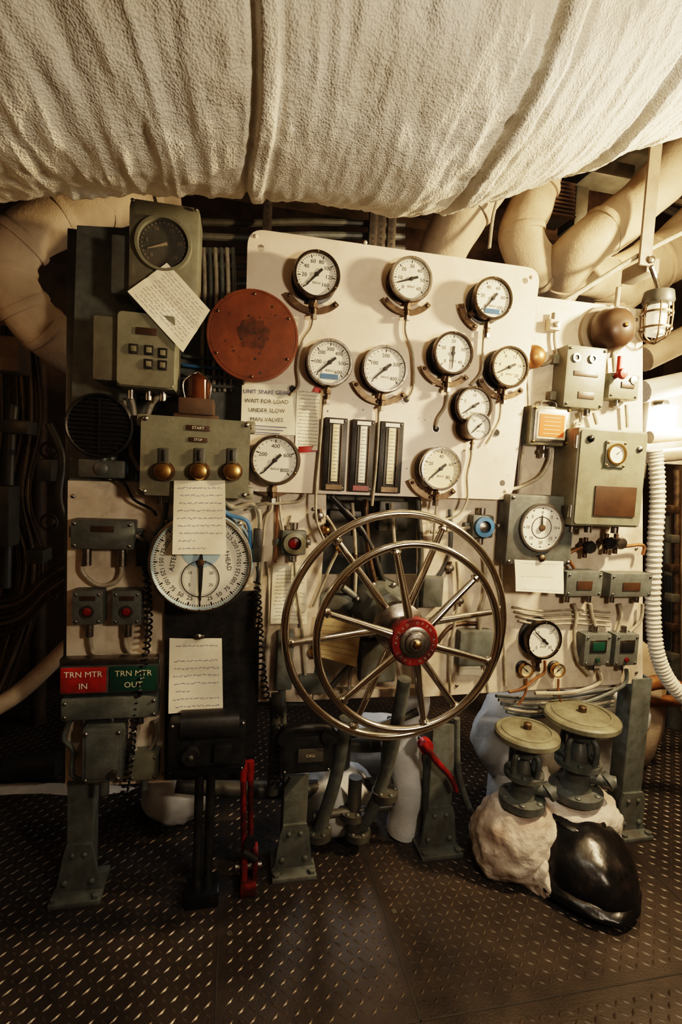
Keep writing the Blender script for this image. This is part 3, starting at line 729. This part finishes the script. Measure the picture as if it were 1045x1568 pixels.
# ------------------------------------------------------------------ right-hand instruments
b,M,w,h,Lc=cab('relay_box',867,530,929,626,SH,.07,grey,.008,.005)
for (uu,vv) in((883,548),(908,550)):
    x,y=Lc(uu,vv); b.ring([(.014,0),(.014,.006),(.008,.006),(.008,0)],steel,M,c=(x,y,0)); b.disc((x,y,.003),.009,blackr,M)
x,y=Lc(898,573); b.box((x,y,.001),(w*.6,.016,.003),brown,.001,M); x,y=Lc(898,606); b.box((x,y,.001),(w*.4,.022,.003),brown,.001,M)
for s_ in(-1,1): b.box((s_*w*.54,h*.3,-.05),(.03,.03,.02),grey,.004,M); b.box((s_*w*.54,-h*.3,-.05),(.03,.03,.02),grey,.004,M)
for k in(-.25,.25): b.cyl((k*w,-h*.5,-.03),(k*w,-h*.6,-.03),.010,steel,M=M)
b.done()
b,M,w,h,Lc=cab('emergency_stop_box',934,572,980,612,SH,.06,grey,.007,.004)
x,y=Lc(944,575); b.cyl((x,y,.0),(x,y,.025),.010,redp,M=M); b.lathe([(.014,.02),(.018,.028),(.014,.038),(.0001,.04)],redp,M,20,(x,y,0)); b.cyl((x,y+.005,.01),(x,y+.06,.01),.007,redp,M=M)
x,y=Lc(962,590); b.box((x,y,.002),(.05,.02,.003),brown,.001,M); b.cyl((0,-h*.5,-.03),(0,-h*.75,-.03),.010,steel,M=M)
b.lathe([(.014,0),(.014,.006),(.0001,.008)],steel,M,16,(w*.28,h*.25,0)); b.done()
b,M,w,h,Lc=cab('illuminated_alarm_panel',813,622,874,683,0,.055,valvem,.008,.004)
b.box((0,0,.0),(w*.84,h*.82,.012),steel,.003,M); b.box((0,0,.006),(w*.72,h*.68,.004),ivory,.001,M); b.box((0,0,.0085),(w*.62,h*.56,.002),orange,0,M)
for k in range(5): b.box((0,h*.2-k*h*.1,.0098),(w*.42,h*.012,.0006),ivory,0,M)
for sx in(-1,1):
    for sy in(-1,1): b.bolt((sx*w*.42,sy*h*.42,.006),.005,brass,M)
b.tube([(-w*.2,h*.5,-.02),(-w*.15,h*.62,-.02),(w*.15,h*.62,-.02),(w*.2,h*.5,-.02)],.004,steel,M=M)
b.cyl((0,-h*.5,-.03),(0,-h*.8,-.03),.010,steel,M=M); b.cyl((0,-h*.6,-.03),(0,-h*.7,-.03),.016,steel,seg=6,M=M); b.done()
b,M,w,h,Lc=cab('control_cabinet',882,658,988,808,SH,.12,grey,.008,0)
b.plate(rrect(w*.95,h*.95,.01),0,.006,grey,M)
x,y=Lc(940,696); b.box((x,y,.009),(.075,.085,.008),grey,.006,M); b.ring([(.034,.012),(.034,.02),(.028,.02),(.028,.012)],brass,M,c=(x,y,0)); b.disc((x,y,.015),.029,white,M)
b.plate([(x-.002,y-.003),(x+.02,y+.014),(x+.002,y+.003)],.015,.017,inkm,M)
for sx in(-1,1):
    for sy in(-1,1): b.bolt((x+sx*.031,y+sy*.036,.013),.004,brass,M)
x,y=Lc(940,768); b.box((x,y,.008),(w*.60,h*.31,.005),brown,.002,M)
x,y=Lc(903,672); b.bolt((x,y,.006),.012,blackr,M); x,y=Lc(978,688); b.bolt((x,y,.006),.010,steel,M)
for yy in(-.35,.35): b.cyl((-w*.5-.004,yy*h-.02,-.004),(-w*.5-.004,yy*h+.02,-.004),.007,steel,M=M)
b.box((w*.5+.01,.1*h,-.03),(.02,.05,.03),steel,.004,M)
for k in(-.35,-.1,.3): b.cyl((k*w,-h*.5,-.05),(k*w,-h*.58,-.05),.012,steel,M=M)
b.done()
b,M,w,h,Lc=cab('revolution_counter',779,759,880,866,SH,.075,greyb,.010,.006)
x,y=Lc(829,808); r=.075
b.ring([(r*1.08,0),(r*1.06,.012),(r*.97,.012),(r*.95,0)],steel,M,48,(x,y,0)); b.disc((x,y,.004),r*.97,white,M,48)
for i in range(60):
    a=R(6*i); q=r*(.88 if i%5 else .84); b.box((q*math.cos(a)+x,q*math.sin(a)+y,.0045),(.0018,.0018,.0006) if i%5 else (.004,.004,.0006),inkm,0,M)
b.ring([(r*.48,.0042),(r*.48,.0048),(r*.45,.0048),(r*.45,.0042)],inkm,M,c=(x,y,0))
for i,t in enumerate(('0','5','10','15','20','15','10','5')):
    a=R(90-45*i); b.text(t,(x+r*.66*math.cos(a),y+r*.66*math.sin(a),.0046),r*.2,inkm,M)
b.plate([(-.004,-.012),(.004,-.012),(.0015,r*.55),(-.0015,r*.55)],.006,.008,inkm,M@Matrix.Translation((x,y,0))@Matrix.Rotation(R(3),4,'Z'))
b.lathe([(.010,.004),(.010,.012),(.0001,.013)],brassd,M,16,(x,y,0))
b.done()
for (ua,va,ub,vb) in((868,876,924,914),(936,879,1000,915)):
    b,M,w,h,Lc=cab('junction_box',ua,va,ub,vb,SH,.06,greyb,.006,.004)
    b.box((0,-h*.05,.001),(w*.42,h*.36,.003),brown,.001,M)
    for k in(-.3,.3): b.cyl((k*w,-h*.5,-.03),(k*w,-h*.8,-.03),.010,steel,M=M)
    b.done()
for (ua,ub,m_) in((896,937,greenp),(943,979,redd)):
    b,M,w,h,Lc=cab('push_button_box',ua,972,ub,1020,SH,.05,greyb,.007,.004)
    b.box((0,h*.12,.001),(w*.6,h*.4,.004),steel,.001,M); b.box((0,h*.12,.003),(w*.45,h*.28,.003),inkm if m_==redd else greenp,.001,M)
    b.cyl((0,h*.5,-.025),(0,h*.7,-.025),.010,steel,M=M); b.cyl((0,-h*.5,-.025),(0,-h*.7,-.025),.010,steel,M=M)
    b.lathe([(.008,0),(.008,.006),(.0001,.007)],m_,M,14,(0,-h*.3,0)); b.done()
b=B('small_bronze_valves')
for (u,v) in((903,838),(935,832),(950,832)):
    M=PF(at(u,v,-.05)); b.cyl((0,0,-.05),(0,0,.01),.012,brassd,M=M); b.lathe([(.018,0),(.022,.006),(.018,.014),(.0001,.016)],black if u<940 else steel,M,20)
    b.cyl((-.02,0,-.02),(.03,0,-.02),.009,brassd,M=M); b.cyl((0,-.04,-.02),(0,.03,-.02),.008,brassd,M=M)
b.done()
b=B('alarm_gong'); c=at(944,503,-.07); r=hei(944,470,538,-.07)/2; M=PF(c)
b.lathe([(r*.5,-.07),(r*.6,-.05),(r*1.02,-.03),(r,-.01),(r*.85,.02),(r*.5,.04),(.0001,.046)],brown,M,40); b.bolt((0,0,.045),.008,brass,M)
b.lathe([(r*1.25,-.07),(r*1.25,-.055),(r*.9,-.05)],beige,M,40); b.done()
b=B('brass_bell_push'); M=PF(at(823,545,-.03)); b.lathe([(.03,-.03),(.038,-.012),(.030,.004),(.015,.014),(.0001,.016)],copper,M,30); b.done()
b=B('conduit_box'); M=PF(at(852,497,-.03)); b.box((0,0,-.015),(.04,.035,.03),cream,.005,M); b.lathe([(.010,0),(.008,.01),(.0001,.012)],steel,M,14); b.cyl((0,.015,-.015),(0,.04,-.015),.008,steel,M=M); b.done()
cb=B('electrical_conduits')
ct([(843,686),(842,705),(828,730),(800,745),(780,750)],-.02,.006)
ct([(810,470),(808,560),(810,640),(800,700),(795,760)],-.012,.004)
ct([(852,500),(850,520),(856,560),(860,600),(850,622)],-.012,.005)
ct([(888,632),(890,648),(880,660),(880,760),(884,810)],-.02,.006); ct([(910,632),(915,650)],-.02,.006)
ct([(945,470),(948,440)],-.02,.008); ct([(940,535),(942,570)],-.02,.007); ct([(960,620),(962,655)],-.02,.006)
ct([(830,560),(842,555),(856,540),(866,535)],-.015,.005)
ct([(880,925),(884,945),(880,970),(885,1010),(905,1035)],-.02,.006); ct([(905,925),(908,945),(915,965)],-.02,.006)
ct([(950,925),(952,945),(945,970)],-.02,.006); ct([(985,925),(982,950),(965,968)],-.02,.006)
ct([(916,1025),(920,1045),(880,1060),(820,1062)],-.02,.007); ct([(960,1025),(955,1050),(900,1075),(850,1080)],-.02,.007,greyb)
for k in range(4): ct([(786+k*3,930+k*7),(830,936+k*7),(880,934+k*7),(935,938+k*7)],-.01,.004)
ct([(660,815),(690,812),(720,808)],-.02,.006); ct([(762,806),(780,800)],-.02,.006); ct([(742,845),(744,900),(735,960),(748,1060)],-.015,.006)
ct([(835,1012),(834,1030),(820,1040),(800,1055),(780,1060)],-.015,.005,copper)
ct([(807,1040),(806,1060),(795,1080)],-.015,.004,copper); ct([(856,1040),(856,1062),(862,1080)],-.015,.004,copper)
ct([(700,860),(702,920),(690,1000),(690,1070)],-.012,.005); ct([(770,770),(770,900),(775,1050)],-.012,.004)
ct([(893,838),(870,850),(880,870)],-.04,.006,copper); ct([(952,838),(985,835),(985,850)],-.03,.006,copper)
for k in range(5): ct([(760+k*4,1066+k*6),(820,1070+k*7),(880,1066+k*6),(940,1056+k*6)],.03,.006,wirem if k%2 else greyb)
cb.done()
# fittings behind the handwheel
b=B('linkage_rods')
for (pts,r,m_) in (([(508,760),(560,820),(590,900)],.010,black),([(525,900),(560,925),(590,945)],.012,greyb),([(560,765),(566,850),(585,930)],.009,brassd),([(430,965),(434,1120)],.012,greyb),([(640,760),(645,850),(640,930)],.010,greyd),([(660,1000),(690,960),(730,955)],.008,brassd),([(500,1060),(560,1000),(640,960)],.010,greyd),([(690,780),(688,850),(660,900)],.008,greyb),([(540,770),(545,880),(535,1060)],.006,wirem),([(600,770),(610,880),(640,1060)],.006,wirem)):
    b.tube(pl(pts,-.0),r,m_,10)
b.box((0,0,0),(.12,.08,.06),greyd,.008,PF(at(530,800,.04))); b.box((0,0,0),(.09,.14,.05),black,.008,PF(at(560,880,.05))); b.box((0,0,0),(.07,.10,.05),greyb,.008,PF(at(660,905,-.01)))
b.box((0,0,0),(.05,.18,.05),greyb,.008,PF(at(436,1010,-.02))); b.box((0,0,0),(.10,.10,.05),greyd,.008,PF(at(600,790,.05)))
b.box((0,0,0),(.10,.06,.05),greyb,.008,PF(at(480,1045,-.0))); b.box((0,0,0),(.12,.12,.05),greyb,.008,PF(at(725,990,-.01)))
for (u,v) in((490,790),(500,812),(470,830),(520,840),(545,860),(690,870),(705,920),(480,1000)):
    M=PF(at(u,v,-.015)); b.lathe([(.012,-.03),(.014,0),(.009,.012),(.0001,.014)],steel if u%20 else brass,M,16); b.cyl((0,-.02,-.005),(0,.02,-.005),.007,brassd,M=M)
b.done()
# ------------------------------------------------------------------ legs
def leg(u,v0_,vb,wp,fw,Y=.0,mt=greyb):
    b=B('panel_support_leg'); f=at(u,vb,Y); f.z=0; t=at(u,v0_,Y); w=wid(u-wp/2,u+wp/2,v0_,Y)
    M=PF(Vector((f.x,Y,0))); H=t.z; F=wid(u-fw/2,u+fw/2,vb,Y)
    b.box((0,H/2+.005,0),(w,H-.01,.012),mt,.003,M)
    b.box((-w*.45,H/2+.005,-.03),(.010,H-.01,.07),mt,.003,M); b.box((w*.45,H/2+.005,-.03),(.010,H-.01,.07),mt,.003,M)
    hf=.13
    b.plate([(-F/2,0.012),(F/2,0.012),(F*.42,.03),(w*.62,hf),(w*.5,hf+.03),(-w*.5,hf+.03),(-w*.62,hf),(-F*.42,.03)],.006,.016,mt,M)
    b.box((0,.008,-.01),(F,.016,.14),mt,.004,M)
    for sx in(-1,1):
        b.bolt((sx*F*.26,.045,.016),.010,mt,M); b.bolt((sx*w*.25,hf,.016),.008,mt,M)
        b.lathe([(.012,0),(.012,.010),(.0001,.012)],mt,Matrix.Translation(Vector((f.x+sx*F*.4,Y-.045,.016))),6)
    b.done(); return f
leg(122,1195,1368,38,78,.0); leg(448,1185,1335,36,66,.0); leg(668,1110,1308,36,62,.02); leg(962,1040,1260,30,44,-.0)
# ------------------------------------------------------------------ under-panel pipes
b=B('under_panel_pipework')
for (pts,r,m_) in (
 ([(530,1100,.0),(515,1190,.02),(488,1275,.03)],.022,greyb),([(620,1040,-.06),(600,1150,.0),(570,1240,.03),(548,1270,.05)],.022,greyb),
 ([(425,1060,.0),(420,1150,.0),(418,1215,.0)],.018,greyd),([(545,1190,.06),(540,1285,.05)],.024,greyd),
 ([(700,1100,.02),(702,1180,.02),(720,1240,.02),(745,1280,.02)],.012,greyb),([(480,1250,.05),(600,1235,.05)],.014,greyd),
 ([(270,1200,.15),(420,1210,.15),(640,1200,.15)],.030,greyd),([(470,1130,.2),(560,1140,.2),(700,1130,.2)],.03,greyd),
 ([(600,1100,.1),(590,1170,.1),(600,1230,.1)],.016,greyd),([(640,1090,.05),(560,1120,.05),(500,1130,.05)],.014,greyd)):
    b.tube(pl(pts,0),r,m_,14)
for (u,v,y) in((488,1275,.03),(548,1275,.05),(540,1245,.05),(590,1215,.02)):
    q=at(u,v,y); b.lathe([(.045,-.012),(.045,.012)],greyd,Matrix.Translation(q),20)
    for k in range(6): b.bolt((.035*math.cos(k),.035*math.sin(k),.012),.007,greyb,Matrix.Translation(q))
b.done()
b=B('lagged_drain_pipe'); q=at(618,1295,.12); b.tube([(q.x,.12,0.0),(q.x+.01,.12,.12),(q.x-.01,.14,.3),(q.x+.03,.18,.5),(q.x+.06,.25,.7)],lambda t:.066-.012*t,lagb,20,8,nz=.012,nf=14); b.done()
def lagpipe(name,pts,r,mt,nz=.012,nf=9,bands=0,seg=24,sub=10,seed=0):
    b=B(name); P=pl(pts,0); b.tube(P,r,mt,seg,sub,nz=nz,nf=nf,seed=seed)
    if bands:
        Q=spline(P,sub); 
        for i in range(bands):
            k=int((i+.6)/bands*(len(Q)-2)); t=(Q[k+1]-Q[k]).normalized(); rr=r(.5) if callable(r) else r
            Mx=Matrix.Translation(Q[k])@t.to_track_quat('Z','Y').to_matrix().to_4x4()
            b.ring([(rr*1.04,-.012),(rr*1.07,0),(rr*1.04,.012),(rr*.9,.012),(rr*.9,-.012)],mt,Mx,24)
    return b.done()
q=atz(272,1246); b=B('lagged_valve_body'); b.blob((q.x,q.y,.09),(.13,.11,.11),lagb,.08,sub=4,flat=0); b.cyl((q.x,q.y,.15),(q.x,q.y,.32),.04,greyd); b.done()
q=atz(515,1262); b=B('lagged_valve_body'); b.blob((q.x,q.y,.10),(.15,.12,.13),lagb,.08,sub=4,flat=0,seed=3); b.cyl((q.x,q.y,.18),(q.x,q.y,.34),.04,greyd); b.done()
b=B('lagged_valve_body'); q=at(575,1140,.55); b.blob(q,(.24,.14,.13),lagb,.08,sub=4,seed=13); b.tube([q,Vector((q.x,q.y,0))],.10,lagb,16); b.done()
lagpipe('lagged_floor_pipe',[(-60,1240,.55),(40,1225,.55),(200,1230,.5),(420,1222,.5)],.06,lagb,bands=3)
b=B('lagged_steam_chest'); q=at(800,1125,.22)
b.blob(q,(.20,.13,.20),lagb,.10,sub=4,seed=8); b.tube([q,Vector((q.x,q.y,0))],.12,lagb,16); q=at(925,1090,.35); b.blob(q,(.2,.14,.17),lagb,.10,sub=4,seed=9); b.tube([q,Vector((q.x,q.y,0))],.10,lagb,16); b.done()
# red levers
b=B('red_hand_lever')
for (u,y,vb) in((373,-.07,1320),(384,-.04,1300)):
    top=at(u,1180,y); bot=at(u+2,vb,y); bot.z=.03
    b.tube([bot,bot.lerp(top,.5),top],.009,redd,10); b.lathe([(.011,-.03),(.013,0),(.011,.03)],redp,Matrix.Translation(top),12)
q=at(381,1320,-.055); q.z=0
b.box((q.x,q.y,.02),(.05,.09,.04),redd,.01); b.box((q.x-.012,q.y,.09),(.018,.05,.13),redp,.007); b.box((q.x+.02,q.y,.08),(.016,.05,.10),redd,.006); b.cyl((q.x-.04,q.y,.07),(q.x+.04,q.y,.07),.011,steel); b.cyl((q.x-.02,q.y-.04,.15),(q.x+.02,q.y-.04,.12),.010,black)
b.lathe([(.016,-.01),(.016,.01)],black,PF(Vector((q.x,q.y-.03,.17))),16)
b.done()
b=B('red_hand_lever'); b.tube(pl([(648,1138,-.02),(668,1165,-.03),(690,1190,-.03),(700,1212,-.03)],0),lambda t:.013-.005*t,redd,10); b.lathe([(.024,-.015),(.024,.015)],redp,PF(at(652,1142,-.0)),20); b.cyl(at(652,1142,-.0),at(652,1142,-.0)+Vector((0,.05,0)),.01,steel); b.done()
# ------------------------------------------------------------------ deck valves, lagging mound and black casting
def deckvalve(u,v,Y,rp_,base):
    c=at(u,v,Y); r=wid(u-rp_,u+rp_,v,Y)/2; b=B('deck_stop_valve'); T=Matrix.Translation(c)
    b.lathe([(r*.3,-.035),(r*.9,-.022),(r,-.014),(r,.0),(r*.95,.006),(r*.5,.012),(r*.16,.014)],valvem,T,40)
    b.ring([(r*.8,.004),(r*.8,.010),(r*.72,.012),(r*.72,.005)],valvem,T,40)
    b.lathe([(.014,.01),(.014,.03),(.008,.034),(.0001,.034)],brassd,T,6)
    H=c.z-base
    b.lathe([(r*.72,-H),(r*.72,-H+.025),(r*.42,-H+.03),(r*.34,-H+.07),(r*.38,-H*.62),(r*.62,-H*.60),(r*.62,-H*.54),(r*.26,-H*.53),(r*.18,-.10),(.012,-.09),(.012,-.02)],greyb,T,28)
    for k in range(4):
        a=R(20+90*k); ca,sa=math.cos(a),math.sin(a)
        b.tube([(r*.50*ca,r*.50*sa,-H*.54),(r*.50*ca,r*.50*sa,-H*.3),(r*.30*ca,r*.30*sa,-.06)],.010,greyb,10,M=T)
    b.lathe([(r*.34,-.075),(r*.38,-.065),(r*.34,-.05)],greyb,T,24)
    for k in range(6):
        a=R(60*k); b.bolt((r*.6*math.cos(a),r*.6*math.sin(a),-H+.025),.010,greyb,T); b.bolt((r*.52*math.cos(a),r*.52*math.sin(a),-H*.54),.009,greyb,T)
    b.cyl((r*.2,-r*.1,-H*.75),(r*.85,-r*.5,-H*.75),.020,greyb,M=T); b.lathe([(.03,-.01),(.03,.01)],greyb,T@Matrix.Translation((r*.7,-r*.4,-H*.75))@Matrix.Rotation(R(60),4,'Y'),16)
    b.done(); return c
vc1=deckvalve(808,1122,-.12,43,.24); vc2=deckvalve(892,1096,-.10,48,.24)
b=B('lagged_pump_casing')
b.blob((vc1.x+.00,-.10,.11),(.15,.12,.150),lagh,.10,sub=5,flat=0,seed=2)
b.blob((vc2.x+.02,-.08,.11),(.17,.13,.155),lagh,.10,sub=5,flat=0,seed=5)
q=atz(790,1292,.06); b.blob((q.x+.02,q.y,.045),(.07,.17,.115),lagh,.12,sub=5,flat=0,seed=12)
b.done(60)
def sh(p_):
    f=max(0,-p_.y/.22); return Vector((p_.x*(1-.20*f*f),p_.y,p_.z*(1-.22*f)))
q=atz(890,1318,.06)
b=B('black_pump_cover'); bx,by=q.x,q.y+.01
b.blob((bx,by,.06),(.165,.205,.145),blackr,.035,sub=5,flat=0,fn=sh,seed=3)
b.blob((bx-.01,by-.01,.035),(.172,.215,.055),blackr,.03,sub=5,flat=0,fn=sh,seed=6)
b.ring([(.085,-.006),(.091,0),(.085,.006),(.06,.006),(.06,-.006)],blackr,Matrix.Translation((bx,by+.03,.195))@Matrix.Rotation(R(8),4,'X'),32)
b.blob((bx+.05,by+.13,.165),(.07,.04,.04),lagh,.2,sub=3,seed=31)
b.done(60)
# ------------------------------------------------------------------ overhead lagged pipes
lagpipe('lagged_pipe_bend',[(260,290,.35),(190,305,.3),(110,325,.22),(40,365,.18),(12,415,.18),(40,475,.2),(80,515,.25),(150,560,.4),(230,600,.6)],.075,lagw,bands=9)
lagpipe('lagged_overhead_pipe',[(760,250,.2),(725,310,.2),(690,360,.25),(670,420,.35),(650,520,.5)],.085,lagw,bands=2)
lagpipe('lagged_overhead_pipe',[(840,240,.25),(815,310,.25),(800,360,.25),(830,410,.25),(900,420,.3),(960,440,.45)],.08,lagw,bands=4,seed=3)
lagpipe('lagged_overhead_pipe',[(1090,180,.1),(1040,250,.1),(970,320,.12),(900,375,.14),(870,410,.2),(850,450,.4)],.085,lagw,bands=3,seed=5)
lagpipe('lagged_overhead_pipe',[(1120,300,.5),(1040,380,.5),(960,430,.5),(900,480,.55)],.12,lagw,bands=3,seed=7)
b=B('overhead_cable_tray')
for k in range(5):
    b.tube(pl([(700+k*30,270-k*4,.8),(800+k*30,280,.8),(1100,230+k*30,.8)],0),.022,wirem if k%2 else greyd,8)
for (u,v,y,a,b2) in((845,320,.3,.12,.10),(925,270,.4,.2,.06),(880,300,.5,.06,.3),(960,240,.5,.3,.05)):
    b.box((0,0,0),(a,b2,.12),greyd,.008,PF(at(u,v,y)))
for k in range(9): b.box((0,0,.07),(.10,.005,.02),rust,0,PF(at(845,296+k*6,.3)))
b.done()
b=B('ceiling_beam'); b.box((.7,.9,2.75),(4.0,.12,.3),rust,.01); b.box((.7,.9,2.6),(4.0,.2,.02),rust,.004); b.done()
b=B('perforated_steel_struts')
for u in(408,570,582,598):
    a=at(u,300,.25); c=at(u,460,.25); b.box((0,0,0),(.03,(a-c).length,.02),steel,.002,PF((a+c)/2))
    for k in range(18): b.disc((0,-.17+k*.02,.011),.005,dark,PF((a+c)/2),seg=10)
for k in range(5): b.tube(pl([(310,340+k*22,.3),(380,342+k*22,.3),(480,340+k*20,.3),(620,345+k*18,.3)],0),.012,greyb if k%2 else greyd,8)
b.done()
b=B('hanging_strap_bar'); a=at(1001,150,-.02); c=at(998,408,-.02); b.box((0,0,0),(.045,(a-c).length,.010),beige,.002,PF((a+c)/2)); b.bolt((0,0,0),.012,steel,PF(at(998,398,-.03))); b.box((0,0,-.05),(.05,.05,.12),beige,.005,PF(at(998,408,0))); b.done()
b=B('caged_bulkhead_lamp'); c=at(1006,490,-.05); T=Matrix.Translation(c)
b.lathe([(.045,.09),(.05,.06),(.045,.05),(.030,.045)],greyd,T,24); b.lathe([(.030,.05),(.032,.0),(.028,-.05),(.0001,-.06)],mat('lamp_glass',(.75,.7,.55),.1,emit=(1,.8,.5),es=.4),T,20)
for k in range(6):
    a=R(60*k); ca,sa=math.cos(a),math.sin(a); b.tube([(.045*ca,.045*sa,.05),(.048*ca,.048*sa,0),(.040*ca,.040*sa,-.055),(.004*ca,.004*sa,-.078)],.003,brassd,6,M=T)
for z in(.02,-.03): b.ring([(.05,z-.003),(.05,z+.003),(.044,z+.003),(.044,z-.003)],brassd,T,24)
b.tube([c+Vector((0,0,.09)),c+Vector((0,.02,.14)),at(998,408,-.04)],.008,steel); b.done()
b=B('copper_overhead_pipe'); b.tube(pl([(826,486,.03),(900,440,.02),(990,385,-.0),(1080,340,-.02)],0),.008,wirem,8); b.tube(pl([(750,380,.1),(756,330,.1),(768,290,.1)],0),.006,wirem,8); b.done()
# ------------------------------------------------------------------ right passage
b=B('corrugated_hose'); P=spline(pl([(1004,690,.08),(1008,760,.08),(1003,850,.08),(1001,940,.08),(1010,1010,.06),(1040,1060,.04),(1100,1100,.03)],0),40)
b.tube(P,lambda t:.026+.003*math.sin(t*420),hose,16,1,smooth=False); b.done()
b=B('passage_lamp'); c=at(1018,645,.55); b.tube([c+Vector((0,0,.07)),c+Vector((0,0,-.07))],.05,glow,16,1); b.box(c+Vector((.12,.10,0)),(.3,.06,.4),cream,.01); b.cyl(c+Vector((0,.08,.09)),c+Vector((0,0,.08)),.02,steel); b.done()
pb=B('passage_pipework')
for (pts,r,m_) in (([(985,1050,.2),(1020,1045,.2),(1060,1065,.2)],.03,copper),([(990,1075,.3),(1100,1070,.3)],.025,copper),([(1030,880,.7),(1032,1150,.7)],.04,greyd),
 ([(995,700,.4),(1100,690,.4)],.03,cream),([(995,670,.5),(1100,660,.5)],.03,cream),([(985,600,.45),(1100,575,.45)],.05,lag),([(985,550,.5),(1090,500,.5)],.06,lagw),([(1045,700,.9),(1040,1100,.9)],.04,ochre),([(1022,790,.8),(1020,1100,.8)],.02,greyd),([(1038,720,.6),(1036,1000,.6)],.018,brassd)):
    pb.tube(pl(pts,0),r,m_,14)
for k in range(7): pb.box((0,0,0),(.05,.04,.05),greyd if k%2 else brassd,.006,PF(at(1030,780+k*45,.6)))
pb.done()
b=B('lagged_side_tank'); q=at(980,1110,.35); b.blob((q.x,.42,.28),(.16,.14,.30),lagw,.12,sub=4,flat=0,seed=11); b.done()
# ------------------------------------------------------------------ left passage: cable runs and pipework
pb=B('side_passage_pipework')
for (pts,r,m_) in (([(-40,1100,.1),(30,1060,.2),(110,985,.35)],.028,lagw),([(60,560,1.1),(58,1150,1.1)],.035,rust),
 ([(20,620,.6),(14,700,.6),(8,900,.6)],.02,greyd),([(75,650,.3),(95,700,.3),(90,760,.3),(100,800,.3)],.012,greyd),([(10,1180,.6),(90,1170,.6)],.05,dark)):
    pb.tube(pl(pts,0),r,m_,12)
for (u,v,w,h) in((14,545,.10,.12),(4,790,.08,.22),(60,850,.06,.05),(75,720,.05,.08),(30,655,.09,.05)):
    pb.box((0,0,0),(w,h,.1),greyd if u!=14 else ochre,.008,PF(at(u,v,.5)))
for k in range(3):
    M=PF(at(75,690+k*110,.55)); pb.ring([(.03,-.006),(.034,0),(.03,.006),(.024,0)],rust,M,20); pb.cyl((0,0,-.06),(0,0,.01),.01,rust,M=M)
pb.done()
cbn=B('cable_bundle')
for k in range(22):
    j=random.uniform(-6,6)
    cbn.tube(pl([(-30+k*4.2+j,500,.7),(-26+k*4.4,640,.68),(-34+k*4.0+j,760,.66),(-20+k*4.3,860,.64),(-40+k*4.5+j,960,.62),(-70+k*4,1060,.6)],0),.006+.002*(k%3),(rust,brown,beige,dark,ochre)[k%5],7)
for k in range(7):
    cbn.tube(pl([(-30,925+k*9,.55),(30,915+k*8,.55),(70,880+k*7,.55),(120,850+k*6,.55)],0),.008,(rust,ochre,brown)[k%3],7)
cbn.done()
# ------------------------------------------------------------------ lights
def area(name,loc,tgt,size,e,col):
    l=bpy.data.lights.new(name,'AREA'); l.energy=e; l.size=size; l.color=col; l.shape='DISK'
    o=bpy.data.objects.new(name,l); o.location=loc; o.rotation_euler=(Vector(tgt)-Vector(loc)).to_track_quat('-Z','Y').to_euler(); scene.collection.objects.link(o)
def point(name,loc,e,col,rad=.05):
    l=bpy.data.lights.new(name,'POINT'); l.energy=e; l.color=col; l.shadow_soft_size=rad
    o=bpy.data.objects.new(name,l); o.location=loc; scene.collection.objects.link(o)
point('ceiling_lamp_front',(.34,-1.18,2.45),14,(1,.93,.78),.07)
area('front_fill',(.95,-1.75,1.50),(.62,0,1.70),.22,8.5,(1,.82,.62))  # added front fill near the camera to brighten the gauge board
area('side_lamp',(1.70,-.60,1.95),(.7,0,1.45),.14,27,(1,.73,.43))
point('passage_bulb',tuple(at(1018,645,.55)+Vector((0,-.10,0))),16,(1,.72,.40))
point('overhead_bulb',(1.5,.35,2.35),2.5,(1,.68,.36))
point('left_fill',(-.85,-.35,1.55),.9,(1,.64,.34))  # added fill out of view, brightens the left wall and pipes
point('under_panel_fill',(.55,.60,.85),3.0,(.88,.94,1),.08)  # added cool fill behind the panel, lifts the low lagging
w=bpy.data.worlds.new('world'); scene.world=w; w.use_nodes=True
w.node_tree.nodes['Background'].inputs[0].default_value=(.5,.45,.4,1); w.node_tree.nodes['Background'].inputs[1].default_value=.01
scene.view_settings.view_transform='Filmic'
try: scene.view_settings.look='High Contrast'
except Exception as e: print(e)
scene.view_settings.exposure=.85
